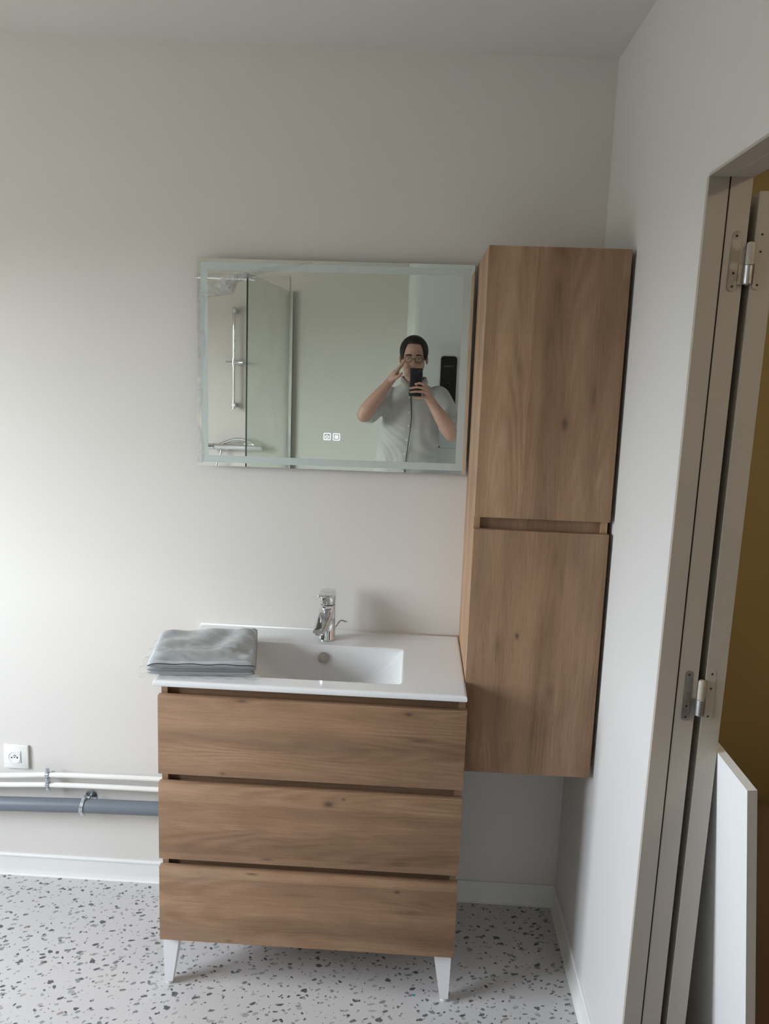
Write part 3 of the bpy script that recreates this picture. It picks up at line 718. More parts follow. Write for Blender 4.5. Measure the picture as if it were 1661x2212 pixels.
def ring2(cx, cz, h, r, t, y0, y1):
    o_, i_ = rrect(cx, cz, h, r), rrect(cx, cz, h-t, max(.0004, r-t*.6)); k = len(o_)
    vs = [(x, y, z) for y in (y0, y1) for L_ in (o_, i_) for x, z in L_]; fs = []
    for i in range(k):
        j = (i+1) % k; fs += [(i, j, k+j, k+i), (2*k+i, 3*k+i, 3*k+j, 2*k+j), (i, 2*k+i, 2*k+j, j), (k+i, k+j, 3*k+j, 3*k+i)]
    return vs, fs
ya, yb = MYF-.0008, MYF-.0001
b1 = tag(obj('touch_button', *ring2(.3868, 1.5035, .0107, .003, .0024, ya, yb), M_SYMBOL, mir), 'power touch symbol')
# power symbol: open ring with a stem
ringpts = [(.3868+.0046*math.sin(a), (ya+yb)/2, 1.5028+.0046*math.cos(a)) for a in [math.radians(45+i*270/20) for i in range(21)]]
tube('power_ring', ringpts, .0011, M_SYMBOL, b1, None, 6); tube('power_stem', [(.3868, (ya+yb)/2, 1.5025), (.3868, (ya+yb)/2, 1.5088)], .0011, M_SYMBOL, b1, None, 6)
b2 = tag(obj('touch_button', *ring2(.4143, 1.5032, .0107, .003, .0024, ya, yb), M_SYMBOL, mir), 'defogger touch symbol')
obj('defog_frame', *ring2(.4143, 1.5032, .0052, .0008, .0016, ya, yb), M_SYMBOL, b2)
for dx in (-.002, 0, .002):
    tube('defog_wave', [(.4143+dx+.0006*math.sin(i*1.6), (ya+yb)/2, 1.5002+i*.001) for i in range(7)], .0006, M_SYMBOL, b2, None, 6)

# ray helper: pixel of the photograph -> point in the plane y = Y (used to lay out flat outlines at their real place)
def at(u, v, Y):
    a = (u-830.5-2.755)/1674.66; b_ = -(v-1106+48.21)/1674.66
    d = f_+r_*a+u_*b_; t = (Y-CAM.y)/d.y; return CAM+d*t
def film():
    up = [(436, 634), (449, 618), (483, 597), (520, 588), (560, 580), (610, 573), (672, 566)]
    lo = [(437, 642), (452, 641), (503, 635), (514, 609), (560, 592), (612, 581), (676, 569)]
    rnd = np.random.RandomState(2); vs, fs = [], []; n = 42; mth = 9
    def ip(L_, t):
        k = min(int(t*(len(L_)-1)), len(L_)-2); f = t*(len(L_)-1)-k
        return (L_[k][0]*(1-f)+L_[k+1][0]*f, L_[k][1]*(1-f)+L_[k+1][1]*f)
    for i in range(n+1):
        t = i/n; a = ip(up, t); b_ = ip(lo, t)
        for j in range(mth+1):
            s = j/mth; h = .002+.016*math.sin(math.pi*min(1, s*.9+.05))*math.exp(-((t-.3)/.28)**2)+abs(rnd.normal(0, .0022))*(t < .7)
            p = at(a[0]*(1-s)+b_[0]*s, a[1]*(1-s)+b_[1]*s, MYF); vs.append((p.x, MYF-.0012-h, p.z))
    for i in range(n):
        for j in range(mth): q = i*(mth+1)+j; fs.append((q, q+1, q+mth+2, q+mth+1))
    # loose strip down the left edge and along the bottom-left
    k0 = len(vs); m_ = 60
    for i in range(m_+1):
        t = i/m_; z = 1.925-(1.925-1.412)*t; w = .010+.006*math.sin(7*t)+.003*math.sin(23*t)
        for j in range(3): s = j/2; vs.append((MX+.003-.0035*(1-s)+w*s, MYF-.0010-.0008*abs(math.sin(5*t+s*2))-.0006*s, z))
    for i in range(m_):
        for j in range(2): q = k0+i*3+j; fs.append((q, q+1, q+4, q+3))
    o = obj('protective_film', vs, fs, M_FILM, None, (.12, MYF-.004, 1.90))
    return tag(o, 'crumpled clear protective film peeling off the mirror corner', 'plastic film')
film()

# ------------------------------------------------------------------ socket outlet
so = thing('power_outlet', (-.6077, 0, .3777), 'white wall socket above the heating pipes', 'outlet')
box('cover_plate', -.6482, -.5672, -.0095, 0, .3775, .4587, M_WHITEPL, so, .003)
box('socket_insert', -.6300, -.5895, -.0103, -.009, .3962, .4400, M_WHITEPL, so, .0004)
sc_ = (-.6120, -.0105, .4172)
lathe('socket_well', [(.0195, 0), (.0203, -.0006), (.0203, .0012), (.0193, .0016), (.0188, .0004), (.002, .0003)], (sc_[0], -.0100, sc_[2]), (0, -1, 0), M_WHITEPL, so, None, 36)
for dx, dz in ((-.0095, -.0012), (.0095, -.0012)):
    lathe('socket_hole', [(.0025, 0), (.0025, .0004)], (sc_[0]+dx, -.0103, sc_[2]+dz), (0, -1, 0), M_DARK, so, None, 14)
lathe('earth_pin', [(.0022, 0), (.0022, .006), (.0015, .0075)], (sc_[0], -.0103, sc_[2]+.0075), (0, -1, 0), M_ZINC, so, None, 14)
box('shutter_slot', -.5912, -.5904, -.0106, -.0100, .3985, .4380, M_DARK, so)

# ------------------------------------------------------------------ pipes
def sm(pts, n=10):   # Catmull-Rom
    P_ = [Vector(pts[0])]+[Vector(p) for p in pts]+[Vector(pts[-1])]; out = []
    for i in range(1, len(P_)-2):
        for k in range(n):
            t = k/n; a, b_, c, d = P_[i-1:i+3]
            out.append(.5*((2*b_)+(c-a)*t+(2*a-5*b_+4*c-d)*t*t+(3*b_-a-3*c+d)*t**3))
    return out+[Vector(pts[-1])]
PW1 = sm([(XL+.001, -.038, .352), (-.90, -.038, .3585), (-.66, -.038, .3665), (-.49, -.038, .3785), (-.30, -.038, .3835), (-.10, -.038, .3855), (.30, -.038, .386), (.75, -.038, .386)])
PW2 = sm([(XL+.001, -.038, .322), (-.90, -.038, .327), (-.66, -.038, .3345), (-.49, -.038, .3440), (-.30, -.038, .3480), (-.10, -.038, .3488), (.30, -.038, .349), (.75, -.038, .349)])
tag(tube('heating_pipe', PW1, .0082, M_PIPEW, None, (-.4, -.038, .37), 16), 'upper of the two thin white pipes along the wall', 'pipe', 'thin white pipes')
tag(tube('heating_pipe', PW2, .0082, M_PIPEW, None, (-.4, -.038, .34), 16), 'lower of the two thin white pipes along the wall', 'pipe', 'thin white pipes')
PG = [(XL+.001, -.045, .258), (-.64, -.045, .2735), (-.37, -.045, .2825), (-.10, -.045, .2870), (.35, -.045, .292)]
tag(tube('drain_pipe', PG, .0222, M_PIPEG, None, (-.4, -.045, .26), 28), 'thick grey plastic drain pipe below the white pipes', 'pipe')
def strap(name, c, r, w, tk, parent, tilt=0):
    pts, vs, fs = [], [], []; seg = 28
    for k in range(seg):
        a = 2*math.pi*k/seg
        for rr in (r, r+tk):
            for s in (-1, 1): vs.append((c[0]+s*w/2+tilt*rr*math.sin(a), c[1]+rr*math.cos(a), c[2]+rr*math.sin(a)))
    for k in range(seg):
        i, j = 4*k, 4*((k+1) % seg)
        fs += [(i, i+1, j+1, j), (i+2, j+2, j+3, i+3), (i, j, j+2, i+2), (i+1, i+3, j+3, j+1)]
    return obj(name, vs, fs, M_ZINC, parent, None, False)
cl = thing('double_pipe_clamp', (-.490, -.001, .361), 'small zinc clamp holding both white pipes', 'pipe clamp')
strap('clamp_ring', (-.490, -.038, .3785), .0083, .011, .0022, cl); strap('clamp_ring', (-.490, -.038, .3440), .0083, .011, .0022, cl)
box('clamp_bridge', -.4955, -.4845, -.045, -.031, .3545, .3680, M_ZINC, cl, .001)
box('clamp_tab', -.4955, -.4845, -.042, -.034, .3890, .4010, M_ZINC, cl, .001); box('clamp_tab', -.4955, -.4845, -.042, -.034, .3235, .3335, M_ZINC, cl, .001)
lathe('wall_stud', [(.004, 0), (.004, .031)], (-.490, 0, .3612), (0, -1, 0), M_ZINC, cl, None, 12)
lathe('stud_rosette', [(.011, 0), (.010, .003), (.006, .004)], (-.490, 0, .3612), (0, -1, 0), M_ZINC, cl, None, 18)
lathe('clamp_screw', [(.0042, 0), (.0042, .003), (.002, .0036)], (-.490, -.0455, .3612), (0, -1, 0), M_ZINC, cl, None, 12)
for z in (.395, .3285): lathe('clamp_screw', [(.0035, 0), (.0035, .003), (.002, .0036)], (-.490, -.042, z), (0, -1, 0), M_ZINC, cl, None, 12)
cg = thing('drain_pipe_clamp', (-.372, -.001, .2823), 'zinc ring clamp around the grey drain pipe', 'pipe clamp')
strap('clamp_ring', (-.372, -.045, .2823), .0224, .012, .0022, cg, .10)
box('clamp_tab', -.375, -.363, -.051, -.039, .3060, .3160, M_ZINC, cg, .001); box('clamp_tab', -.381, -.369, -.051, -.039, .2480, .2585, M_ZINC, cg, .001)
lathe('wall_stud', [(.004, 0), (.004, .024)], (-.372, 0, .2823), (0, -1, 0), M_ZINC, cg, None, 12)
lathe('stud_rosette', [(.020, 0), (.019, .002), (.010, .004), (.005, .0045)], (-.364, 0, .2935), (0, -1, 0), M_ZINC, cg, None, 22)
lathe('clamp_screw', [(.0042, 0), (.0042, .003), (.002, .0036)], (-.369, -.045, .3160), (0, 0, 1), M_ZINC, cg, None, 12)

# stray turquoise scrap on the floor by the right leg
fl = Vector((0, 0, 0)); a_ = (893-830.5-2.755)/1674.66; b2_ = -(2150-1106+48.21)/1674.66
dd = f_+r_*a_+u_*b2_; fl = CAM+dd*(-CAM.z/dd.z)
ol = [(-.004, -.002), (-.001, -.0035), (.004, -.001), (.0045, .002), (.001, .0035), (-.0035, .0015)]
m, nt, b = newmat('turquoise_plastic'); nt.links.new(mixc(nt, noise(nt, pos(nt), 300, 1), (.03, .30, .42), (.05, .38, .50)), b.inputs['Base Color'])
k = len(ol); sc = obj('plastic_scrap', [(fl.x+x, fl.y+y, z) for z in (0, .0012) for x, y in ol], [tuple(range(k)), tuple(range(2*k-1, k-1, -1))]+[(i, (i+1) % k, k+(i+1) % k, k+i) for i in range(k)], m, None, (fl.x, fl.y, 0))
tag(sc, 'tiny turquoise plastic scrap on the floor under the vanity', 'scrap')

# ------------------------------------------------------------------ behind the camera (seen in the mirror): shower
GX0, GX1, GYn = -.3015, -.2245, -2.06
struct(box('trim_1', XL+.001, GX1-.018, D, D+.006, .04, 2.30, M_SHWALL), 'grey shower wall panel')
struct(box('trim_2', XL, XL+.006, D+.006, GYn, .04, 2.30, M_SHWALL), 'grey shower wall panel at the side')
tray = tag(box('shower_tray', XL+.007, GX0-.0, D+.007, GYn+.02, 0, .035, M_TRAY, None, .006), 'low white shower tray in the corner behind the camera', 'shower tray')
sg = thing('shower_screen', (GX0, GYn, .035), 'fixed clear glass shower screen reflected in the mirror', 'shower screen')
dv = Vector((GX1-GX0, D+.022-GYn, 0)); dn = dv.normalized(); nn = Vector((-dn.y, dn.x, 0))
A = Vector((GX0, GYn, 0)); B = A+dv
def slabv(a, b_, th, z0, z1):
    vs = [p+nn*s*th/2+Vector((0, 0, z)) for z in (z0, z1) for p in (a, b_) for s in (-1, 1)]
    return vs, [(0, 1, 3, 2), (4, 6, 7, 5), (0, 2, 6, 4), (1, 5, 7, 3), (0, 4, 5, 1), (2, 3, 7, 6)]
obj('glass_pane', *slabv(A, B, .008, .036, 2.1970), M_SHGLASS, sg)
obj('glass_edge', *slabv(A-dn*.0030, A-dn*.0002, .0086, .036, 2.1970), M_SHEETEDGE, sg)
obj('wall_profile', *slabv(B-dn*.012, B+dn*.018, .022, .036, 2.2000), M_ALU, sg)
K = A+dn*.10
tube('stabiliser_bar', [(XL+.008, K.y, 2.178), (K.x-.02, K.y, 2.178), (K.x+.012, K.y, 2.178)], .0075, M_CHROME, sg, None, 16)
lathe('bar_clamp', [(.010, -.016), (.014, -.014), (.014, .014), (.010, .016)], (K.x, K.y, 2.180), (1, 0, 0), M_CHROME, sg, None, 20)
lathe('wall_flange', [(.022, 0), (.020, .008), (.009, .012)], (XL+.007, K.y, 2.178), (1, 0, 0), M_CHROME, sg, None, 20)

DS = D+.006
rl = thing('shower_rail', (-.607, DS, 1.41), 'vertical chrome shower rail on the grey shower wall', 'shower rail')
tube('rail_rod', [(-.607, DS+.052, 1.425), (-.607, DS+.052, 2.075)], .0095, M_CHROME, rl, None, 18)
for z in (1.43, 2.06):
    lathe('rail_bracket', [(.016, 0), (.016, .03), (.0165, .05), (.0165, .062), (.012, .068)], (-.607, DS, z), (0, 1, 0), M_CHROME, rl, None, 20)
    tube('bracket_sleeve', [(-.607, DS+.052, z-.028), (-.607, DS+.052, z+.028)], .0135, M_CHROME, rl, None, 18)
sl = tube('slider', [(-.607, DS+.052, 1.695), (-.607, DS+.052, 1.742)], .0165, M_CHROME, rl, None, 18)
tube('slider_knob', [(-.660, DS+.055, 1.718), (-.607, DS+.055, 1.7185), (-.540, DS+.066, 1.7195)], [.010, .012, .0145], M_CHROME, sl, None, 16)
mx_ = thing('shower_mixer', (-.59, DS, 1.13), 'chrome thermostatic shower mixer bar below the rail', 'shower mixer')
tube('mixer_body', [(-.735, DS+.060, 1.1430), (-.445, DS+.060, 1.1470)], .0215, M_CHROME, mx_, None, 22)
tube('mixer_handle', [(-.775, DS+.060, 1.1425), (-.737, DS+.060, 1.1430)], [.0215, .0235], M_CHROME, mx_, None, 22)
tube('mixer_handle', [(-.443, DS+.060, 1.1470), (-.404, DS+.060, 1.1475)], [.0235, .0215], M_CHROME, mx_, None, 22)
for x in (-.665, -.515): lathe('wall_flange', [(.032, 0), (.030, .008), (.014, .014), (.014, .045)], (x, DS, 1.145), (0, 1, 0), M_CHROME, mx_, None, 22)
arc = [(-.695+.255*i/20, DS+.066, 1.158+.042*math.sin(math.pi*i/20)) for i in range(21)]
tube('mixer_shelf', arc, .0085, M_CHROME, mx_, None, 12)
hose = sm([(-.69, DS+.060, 1.121), (-.695, DS+.062, 1.09), (-.735, DS+.07, .95), (-.78, DS+.085, .60), (-.78, DS+.10, .25), (-.74, DS+.13, .07), (-.62, DS+.22, .0425), (-.50, DS+.30, .0425), (-.50, DS+.45, .0425)])
tag(tube('shower_hose', hose, .0055, M_STEEL, None, (-.55, DS+.06, .65), 10), 'thin metal shower hose hanging from the mixer to the tray', 'shower hose')

# ------------------------------------------------------------------ water heater on the opposite wall
hx0, hx1, hy0, hy1 = .560, 1.120, D+.002, -2.800
def heater_body(z0, z1, ins, name, parent):
    x0, x1, ya_, yb_ = hx0+ins, hx1-ins, hy0, hy1-ins; r = .085; n = 10; sec = [(x0, ya_)]
    for i in range(n+1): a = math.pi-math.pi/2*i/n; sec.append((x0+r+r*math.cos(a), yb_-r+r*math.sin(a)))
    for i in range(n+1): a = math.pi/2-math.pi/2*i/n; sec.append((x1-r+r*math.cos(a), yb_-r+r*math.sin(a)))
    sec.append((x1, ya_)); k = len(sec)
    vs = [(x, y, z) for z in (z0, z1) for x, y in sec]
    fs = [tuple(range(k)), tuple(range(2*k-1, k-1, -1))]+[(i, (i+1) % k, k+(i+1) % k, k+i) for i in range(k)]
    return smooth_by_angle(obj(name, vs, fs, M_HEATER, parent), 25)
ht = thing('water_heater', (.84, -2.95, .90), 'white wall-hung electric water heater with a black control panel', 'water heater')
heater_body(1.232, 2.46, 0, 'heater_shell', ht)
heater_body(1.214, 1.232, .006, 'shell_seam', ht)
heater_body(.90, 1.214, .002, 'lower_cover', ht)
def rpanel(x0, x1, z0, z1, r, y0, y1):
    L_ = []
    for (cx, cz, a0) in ((x1-r, z1-r, 0), (x0+r, z1-r, 90), (x0+r, z0+r, 180), (x1-r, z0+r, 270)):
        for i in range(7): a = math.radians(a0+15*i); L_.append((cx+r*math.cos(a), cz+r*math.sin(a)))
    k = len(L_); vs = [(x, y, z) for y in (y0, y1) for x, z in L_]
    return vs, [tuple(range(k)), tuple(range(2*k-1, k-1, -1))]+[(i, (i+1) % k, k+(i+1) % k, k+i) for i in range(k)]
pn = obj('control_panel', *rpanel(.7885, .8920, 1.36, 1.8065, .020, hy1-.001, hy1+.009), M_BLACKP, ht)
tx = bpy.data.curves.new('wordmark', 'FONT'); tx.body = 'THERMOR'; tx.size = .0145; tx.align_x = 'CENTER'; tx.extrude = .0003
to = bpy.data.objects.new('wordmark_tmp', tx); COL.objects.link(to); to.rotation_euler = (math.pi/2, 0, math.pi); to.location = (.8400, hy1+.0093, 1.738)
bpy.context.view_layer.update()
dg = bpy.context.evaluated_depsgraph_get(); me = bpy.data.meshes.new_from_object(to.evaluated_get(dg))
wv_ = [to.matrix_world @ v.co for v in me.vertices]; wf = [tuple(p.vertices) for p in me.polygons]
bpy.data.objects.remove(to); obj('wordmark', wv_, wf, M_GREYMARK, pn)
lathe('control_dial', [(.0105, 0), (.0105, .0006), (.0085, .0006), (.0085, 0)], (.840, hy1+.009, 1.625), (0, 1, 0), M_GREYMARK, pn, None, 24)
lathe('cover_screw', [(.006, 0), (.006, .003), (.003, .004)], (.800, hy1-.003, 1.2235), (0, 1, 0), M_DARK, ht, None, 12)
for x, nm in ((.74, 'cold water pipe under the water heater'), (.94, 'hot water pipe under the water heater')):
    tag(tube('water_pipe', [(x, -2.95, .90), (x, -2.95, .02+.0), (x, -2.95, 0)], .009, M_PIPEW, None, (x, -2.95, 0), 12), nm, 'pipe', 'water heater pipes')

# ------------------------------------------------------------------ the person taking the picture
def ell(c, r, seg=20, rings=14):
    vs, fs = [], []
    for i in range(rings+1):
        th = math.pi*i/rings
        for k in range(seg):
            a = 2*math.pi*k/seg; vs.append(Vector((c[0]+r[0]*max(math.sin(th), .01)*math.cos(a), c[1]+r[1]*max(math.sin(th), .01)*math.sin(a), c[2]+r[2]*math.cos(th))))
    for i in range(rings):
        for k in range(seg): fs.append((i*seg+k, i*seg+(k+1) % seg, (i+1)*seg+(k+1) % seg, (i+1)*seg+k))
    fs += [tuple(range(seg))[::-1], tuple(rings*seg+k for k in range(seg))]
    return vs, fs
def limb(pr, seg=16, flat=(1, 1)):
    """capsule chain: pr = [(x,y,z,r),...]"""
    out = []
    for (a, b_) in zip(pr[:-1], pr[1:]):
        n = 5; out.append(tube_geo([Vector(a[:3]).lerp(Vector(b_[:3]), i/n) for i in range(n+1)], [a[3]*(1-i/n)+b_[3]*i/n for i in range(n+1)], seg, True, flat))
    for p in pr: out.append(ell(p[:3], (p[3]*.995,)*3, 14, 10))
    return out
def section_loft(secs, seg=40, pw=2.3):
    vs, fs = [], []
    for (z, cx, cy, rx, ry) in secs:
        for k in range(seg):
            a = 2*math.pi*k/seg; ca, sa = math.cos(a), math.sin(a); e = 2/pw
            vs.append(Vector((cx+rx*math.copysign(abs(ca)**e, ca), cy+ry*math.copysign(abs(sa)**e, sa), z)))
    for i in range(len(secs)-1):
        for k in range(seg): fs.append((i*seg+k, i*seg+(k+1) % seg, (i+1)*seg+(k+1) % seg, (i+1)*seg+k))
    fs += [tuple(range(seg))[::-1], tuple((len(secs)-1)*seg+k for k in range(seg))]
    return vs, fs
def fuse(name, geos, mat, parent, voxel, smooth=4, disp=None):
    """union of closed shapes as one continuous surface"""
    vs, fs = merge(*geos); o = obj(name, vs, fs, mat, parent)
    r = o.modifiers.new('fuse', 'REMESH'); r.mode = 'VOXEL'; r.voxel_size = voxel
    s = o.modifiers.new('smooth', 'SMOOTH'); s.iterations = smooth; s.factor = .5
    bpy.context.view_layer.update(); dg = bpy.context.evaluated_depsgraph_get()
    me = bpy.data.meshes.new_from_object(o.evaluated_get(dg)); o.modifiers.clear(); old = o.data; o.data = me; bpy.data.meshes.remove(old)
    if disp:
        off = rootloc(o)
        co = np.empty(len(me.vertices)*3); me.vertices.foreach_get('co', co); co = co.reshape(-1, 3)
        no = np.empty(len(me.vertices)*3); me.vertex_normals.foreach_get('vector', no); no = no.reshape(-1, 3)
        co = co+no*disp(co+np.array(off))[:, None]; me.vertices.foreach_set('co', co.ravel())
    for p in me.polygons: p.use_smooth = True
    if not me.materials: me.materials.append(mat)
    me.update(); return o
PB = thing('person', (.60, -2.60, 0), 'person in a light grey linen shirt and glasses holding up a phone', 'person')
hcx = .6150
head = [ell((hcx, -2.578, 1.822), (.0785, .098, .088)), ell((hcx, -2.540, 1.752), (.0675, .074, .098)), ell((hcx, -2.520, 1.700), (.055, .062, .050)),
        ell((hcx+.001, -2.488, 1.668), (.028, .026, .021)), ell((hcx-.033, -2.492, 1.735), (.024, .028, .026)), ell((hcx+.033, -2.492, 1.736), (.024, .028, .026)),
        ell((hcx-.0815, -2.566, 1.775), (.009, .019, .028)), ell((hcx+.0815, -2.566, 1.775), (.009, .019, .028)),
        ell((hcx-.030, -2.484, 1.796), (.026, .013, .009)), ell((hcx+.030, -2.484, 1.797), (.026, .013, .009)), ell((hcx, -2.476, 1.693), (.024, .018, .014))]
head += limb([(hcx, -2.474, 1.782, .0085), (hcx, -2.462, 1.757, .0105), (hcx, -2.456, 1.744, .0135)]) + [ell((hcx-.0125, -2.466, 1.742), (.008, .010, .008)), ell((hcx+.0125, -2.466, 1.742), (.008, .010, .008))]
neck = limb([(hcx+.002, -2.585, 1.70, .058), (hcx+.006, -2.598, 1.62, .060), (hcx+.008, -2.605, 1.54, .066)])
torso = [section_loft([(.92, .60, -2.60, .165, .115), (1.05, .60, -2.595, .175, .125), (1.2, .605, -2.60, .168, .12), (1.38, .615, -2.607, .165, .112), (1.50, .625, -2.61, .165, .098), (1.575, .63, -2.61, .11, .07), (1.61, .625, -2.605, .065, .06)])]
armR = limb([(.790, -2.606, 1.545, .060), (.830, -2.52, 1.445, .050), (.857, -2.425, 1.338, .042)])+limb([(.857, -2.425, 1.338, .043), (.838, -2.415, 1.372, .047), (.795, -2.405, 1.435, .042), (.745, -2.395, 1.507, .030), (.728, -2.388, 1.533, .0275)])
armL = limb([(.460, -2.606, 1.530, .060), (.395, -2.52, 1.482, .050), (.330, -2.418, 1.432, .042)])+limb([(.330, -2.418, 1.432, .043), (.352, -2.416, 1.468, .047), (.405, -2.416, 1.540, .041), (.460, -2.418, 1.612, .029), (.478, -2.418, 1.638, .0265)])
# right hand closed on the phone
PHY = -2.3216   # back plate of the phone
handR = limb([(.728, -2.388, 1.533, .0275), (.712, -2.368, 1.557, .026), (.700, -2.352, 1.585, .0195)])+limb([(.706, -2.374, 1.556, .022), (.690, -2.356, 1.572, .017)])+[ell((.702, -2.358, 1.578), (.020, .020, .034))]
fy = PHY+.0085
fR = [[(.700, -2.346, 1.614, .0105), (.681, -2.318, 1.631, .0085), (.657, fy, 1.637, .0076), (.634, fy, 1.631, .0068)],
      [(.703, -2.346, 1.597, .0105), (.679, -2.316, 1.610, .0086), (.640, fy, 1.6125, .0078), (.605, fy, 1.606, .0069)],
      [(.704, -2.348, 1.580, .0100), (.678, -2.316, 1.588, .0082), (.640, fy, 1.588, .0074), (.608, fy, 1.583, .0066)],
      [(.702, -2.352, 1.565, .0095), (.677, -2.330, 1.553, .0080), (.650, -2.326, 1.5495, .0074), (.630, -2.325, 1.5495, .0066)],
      [(.700, -2.366, 1.566, .0135), (.683, -2.348, 1.592, .0110), (.668, -2.3425, 1.620, .0095), (.655, -2.3425, 1.640, .0080)]]
for f in fR: handR += limb(f, 12)
# left hand raised beside the face, fingers together, thumb apart
handL = limb([(.478, -2.418, 1.638, .0265), (.496, -2.413, 1.662, .026), (.514, -2.409, 1.690, .021)])+limb([(.490, -2.404, 1.654, .022), (.508, -2.392, 1.690, .014)])+limb([(.494, -2.424, 1.658, .022), (.516, -2.428, 1.690, .014)])
fL = [[(.509, -2.380, 1.688, .0105), (.530, -2.371, 1.720, .0085), (.547, -2.369, 1.744, .0077), (.559, -2.370, 1.759, .0066)],
      [(.515, -2.399, 1.694, .0105), (.537, -2.394, 1.729, .0085), (.556, -2.393, 1.757, .0077), (.568, -2.394, 1.774, .0066)],
      [(.516, -2.419, 1.693, .0102), (.537, -2.418, 1.725, .0083), (.555, -2.418, 1.750, .0075), (.567, -2.419, 1.766, .0065)],
      [(.514, -2.437, 1.687, .0095), (.531, -2.442, 1.712, .0076), (.545, -2.444, 1.731, .0068), (.554, -2.445, 1.743, .0059)],
      [(.496, -2.392, 1.654, .0135), (.520, -2.377, 1.664, .0115), (.538, -2.371, 1.676, .0098), (.549, -2.370, 1.688, .0082)]]
for f in fL: handL += limb(f, 12)
legs = []
for x, s in ((.515, -1), (.690, 1)):
    legs += limb([(x, -2.605, .93, .085), (x-.004*s, -2.598, .52, .055), (x, -2.615, .10, .038)])+limb([(x, -2.64, .055, .036), (x+.012*s, -2.50, .045, .030)])
fuse('body', head+neck+torso+armR+armL+handR+handL+legs, M_SKIN, PB, .0031, 3)
# clothes
SECS = [(.850, .597, -2.595, .206, .150), (.95, .597, -2.594, .208, .152), (1.05, .596, -2.592, .206, .152), (1.15, .597, -2.592, .202, .150), (1.25, .603, -2.596, .192, .144), (1.35, .611, -2.602, .184, .138), (1.45, .619, -2.607, .186, .128), (1.52, .625, -2.610, .186, .116), (1.565, .627, -2.611, .168, .098), (1.60, .625, -2.609, .120, .080), (1.625, .623, -2.606, .082, .073), (1.645, .622, -2.603, .073, .070)]
def front_y(x, z):
    zs = [s[0] for s in SECS]; v = [np.interp(z, zs, [s[i] for s in SECS]) for i in (1, 2, 3, 4)]
    t = min(.98, abs(x-v[0])/v[2]); return v[1]+v[3]*(1-t**2.3)**(1/2.3)
sleeveR = limb([(.775, -2.607, 1.545, .078), (.812, -2.565, 1.488, .073), (.838, -2.505, 1.424, .067), (.852, -2.462, 1.382, .064)], 18)
sleeveL = limb([(.475, -2.607, 1.530, .078), (.425, -2.565, 1.500, .073), (.375, -2.498, 1.460, .066), (.352, -2.462, 1.444, .062)], 18)
def folds(p):
    x, y, z = p[:, 0], p[:, 1], p[:, 2]
    q = 5*np.sin(7*x+3.1*z)+3*np.sin(11*z-4*x)
    d = .0022*np.sin(30*x+6*z+q)+.0024*np.sin(9*x-34*z+2.2*q)*np.exp(-((z-1.30)/.16)**2)+.0018*np.sin(70*(x+.6*np.abs(z-1.55))+q)*np.exp(-((z-1.48)/.10)**2)+.0008*np.sin(120*x+50*z+3*q)
    return d*np.clip((1.62-z)/.08, 0, 1)-.001
shirt = fuse('shirt', [section_loft(SECS)]+sleeveR+sleeveL, M_SHIRT, PB, .006, 4, folds)
# rolled cuffs
for a, b_, r in (((.846, -2.480, 1.398), (.8545, -2.452, 1.370), .0685), ((.362, -2.478, 1.450), (.345, -2.448, 1.439), .0660)):
    tube('cuff', [Vector(a).lerp(Vector(b_), t) for t in (0, .15, .5, .85, 1)], [r*.95, r, r*1.015, r, r*.95], M_SHIRT, shirt, None, 28)
# placket edge, buttons and collar
line = [(.6060, 1.612), (.606, 1.57), (.612, 1.50), (.6165, 1.43), (.612, 1.35), (.604, 1.27), (.597, 1.20), (.592, 1.13), (.590, 1.0), (.590, .87)]
tube('placket_edge', sm([(x, front_y(x, z)+.0055, z) for x, z in line], 5), .0022, M_SHIRTD, shirt, None, 8, (1, 1))
for x, z in ((.600, 1.545), (.602, 1.455), (.600, 1.375), (.591, 1.290), (.583, 1.205), (.578, 1.10), (.577, .98)):
    lathe('button', [(.0045, 0), (.005, .001), (.0045, .0022), (.002, .002)], (x, front_y(x, z)+.002, z), (0, 1, 0), M_WHITEPL, shirt, None, 14)
def collar(sgn):
    vs, fs = [], []; n = 14
    for i in range(n+1):
        t = i/n; a = math.radians(92-t*180*1.0) if sgn > 0 else math.radians(88+t*180)
        cx, cy = .6215, -2.600; ca, sa = math.cos(a), math.sin(a)
        fall = .030+.026*max(0, 1-t*3.2)
        dr_ = .030*max(0, 1-t*2.6)
        for (rr, z) in ((.0700, 1.668-.016*max(0, sa)-dr_), (.0745, 1.672-.016*max(0, sa)-dr_), (.086+.014*max(0, 1-t*3), 1.668-fall-.018*max(0, sa)-dr_*.4)):
            vs.append((cx+rr*ca, cy+rr*.98*sa, z))
    for i in range(n):
        for k in range(2): a = i*3+k; fs.append((a, a+1, a+4, a+3))
    k = len(vs); vs2 = [(x+.002*(1 if x > .62 else -1), y+.002, z-.002) for x, y, z in vs]
    fs2 = [tuple(i+k for i in f[::-1]) for f in fs]
    return obj('collar', vs+vs2, fs+fs2, M_SHIRT, shirt, None, True)
collar(1); collar(-1)
tube('collar_band', [(.6215+.0705*math.cos(a), -2.600+.069*math.sin(a), 1.653-.018*max(0, math.sin(a))) for a in [math.radians(60-i*300/24) for i in range(25)]], .0035, M_SHIRTD, shirt, None, 8)
tro = [section_loft([(.80, .602, -2.600, .165, .125), (.90, .602, -2.600, .182, .130), (1.00, .602, -2.598, .186, .132)])]
for x, s in ((.515, -1), (.690, 1)): tro += limb([(x, -2.605, .86, .098), (x-.004*s, -2.598, .52, .074), (x, -2.613, .12, .062), (x, -2.613, .085, .062)], 20)
fuse('trousers', tro, M_TROUSER, PB, .008, 4, lambda p: .003*np.sin(60*p[:, 2]+9*p[:, 0]))
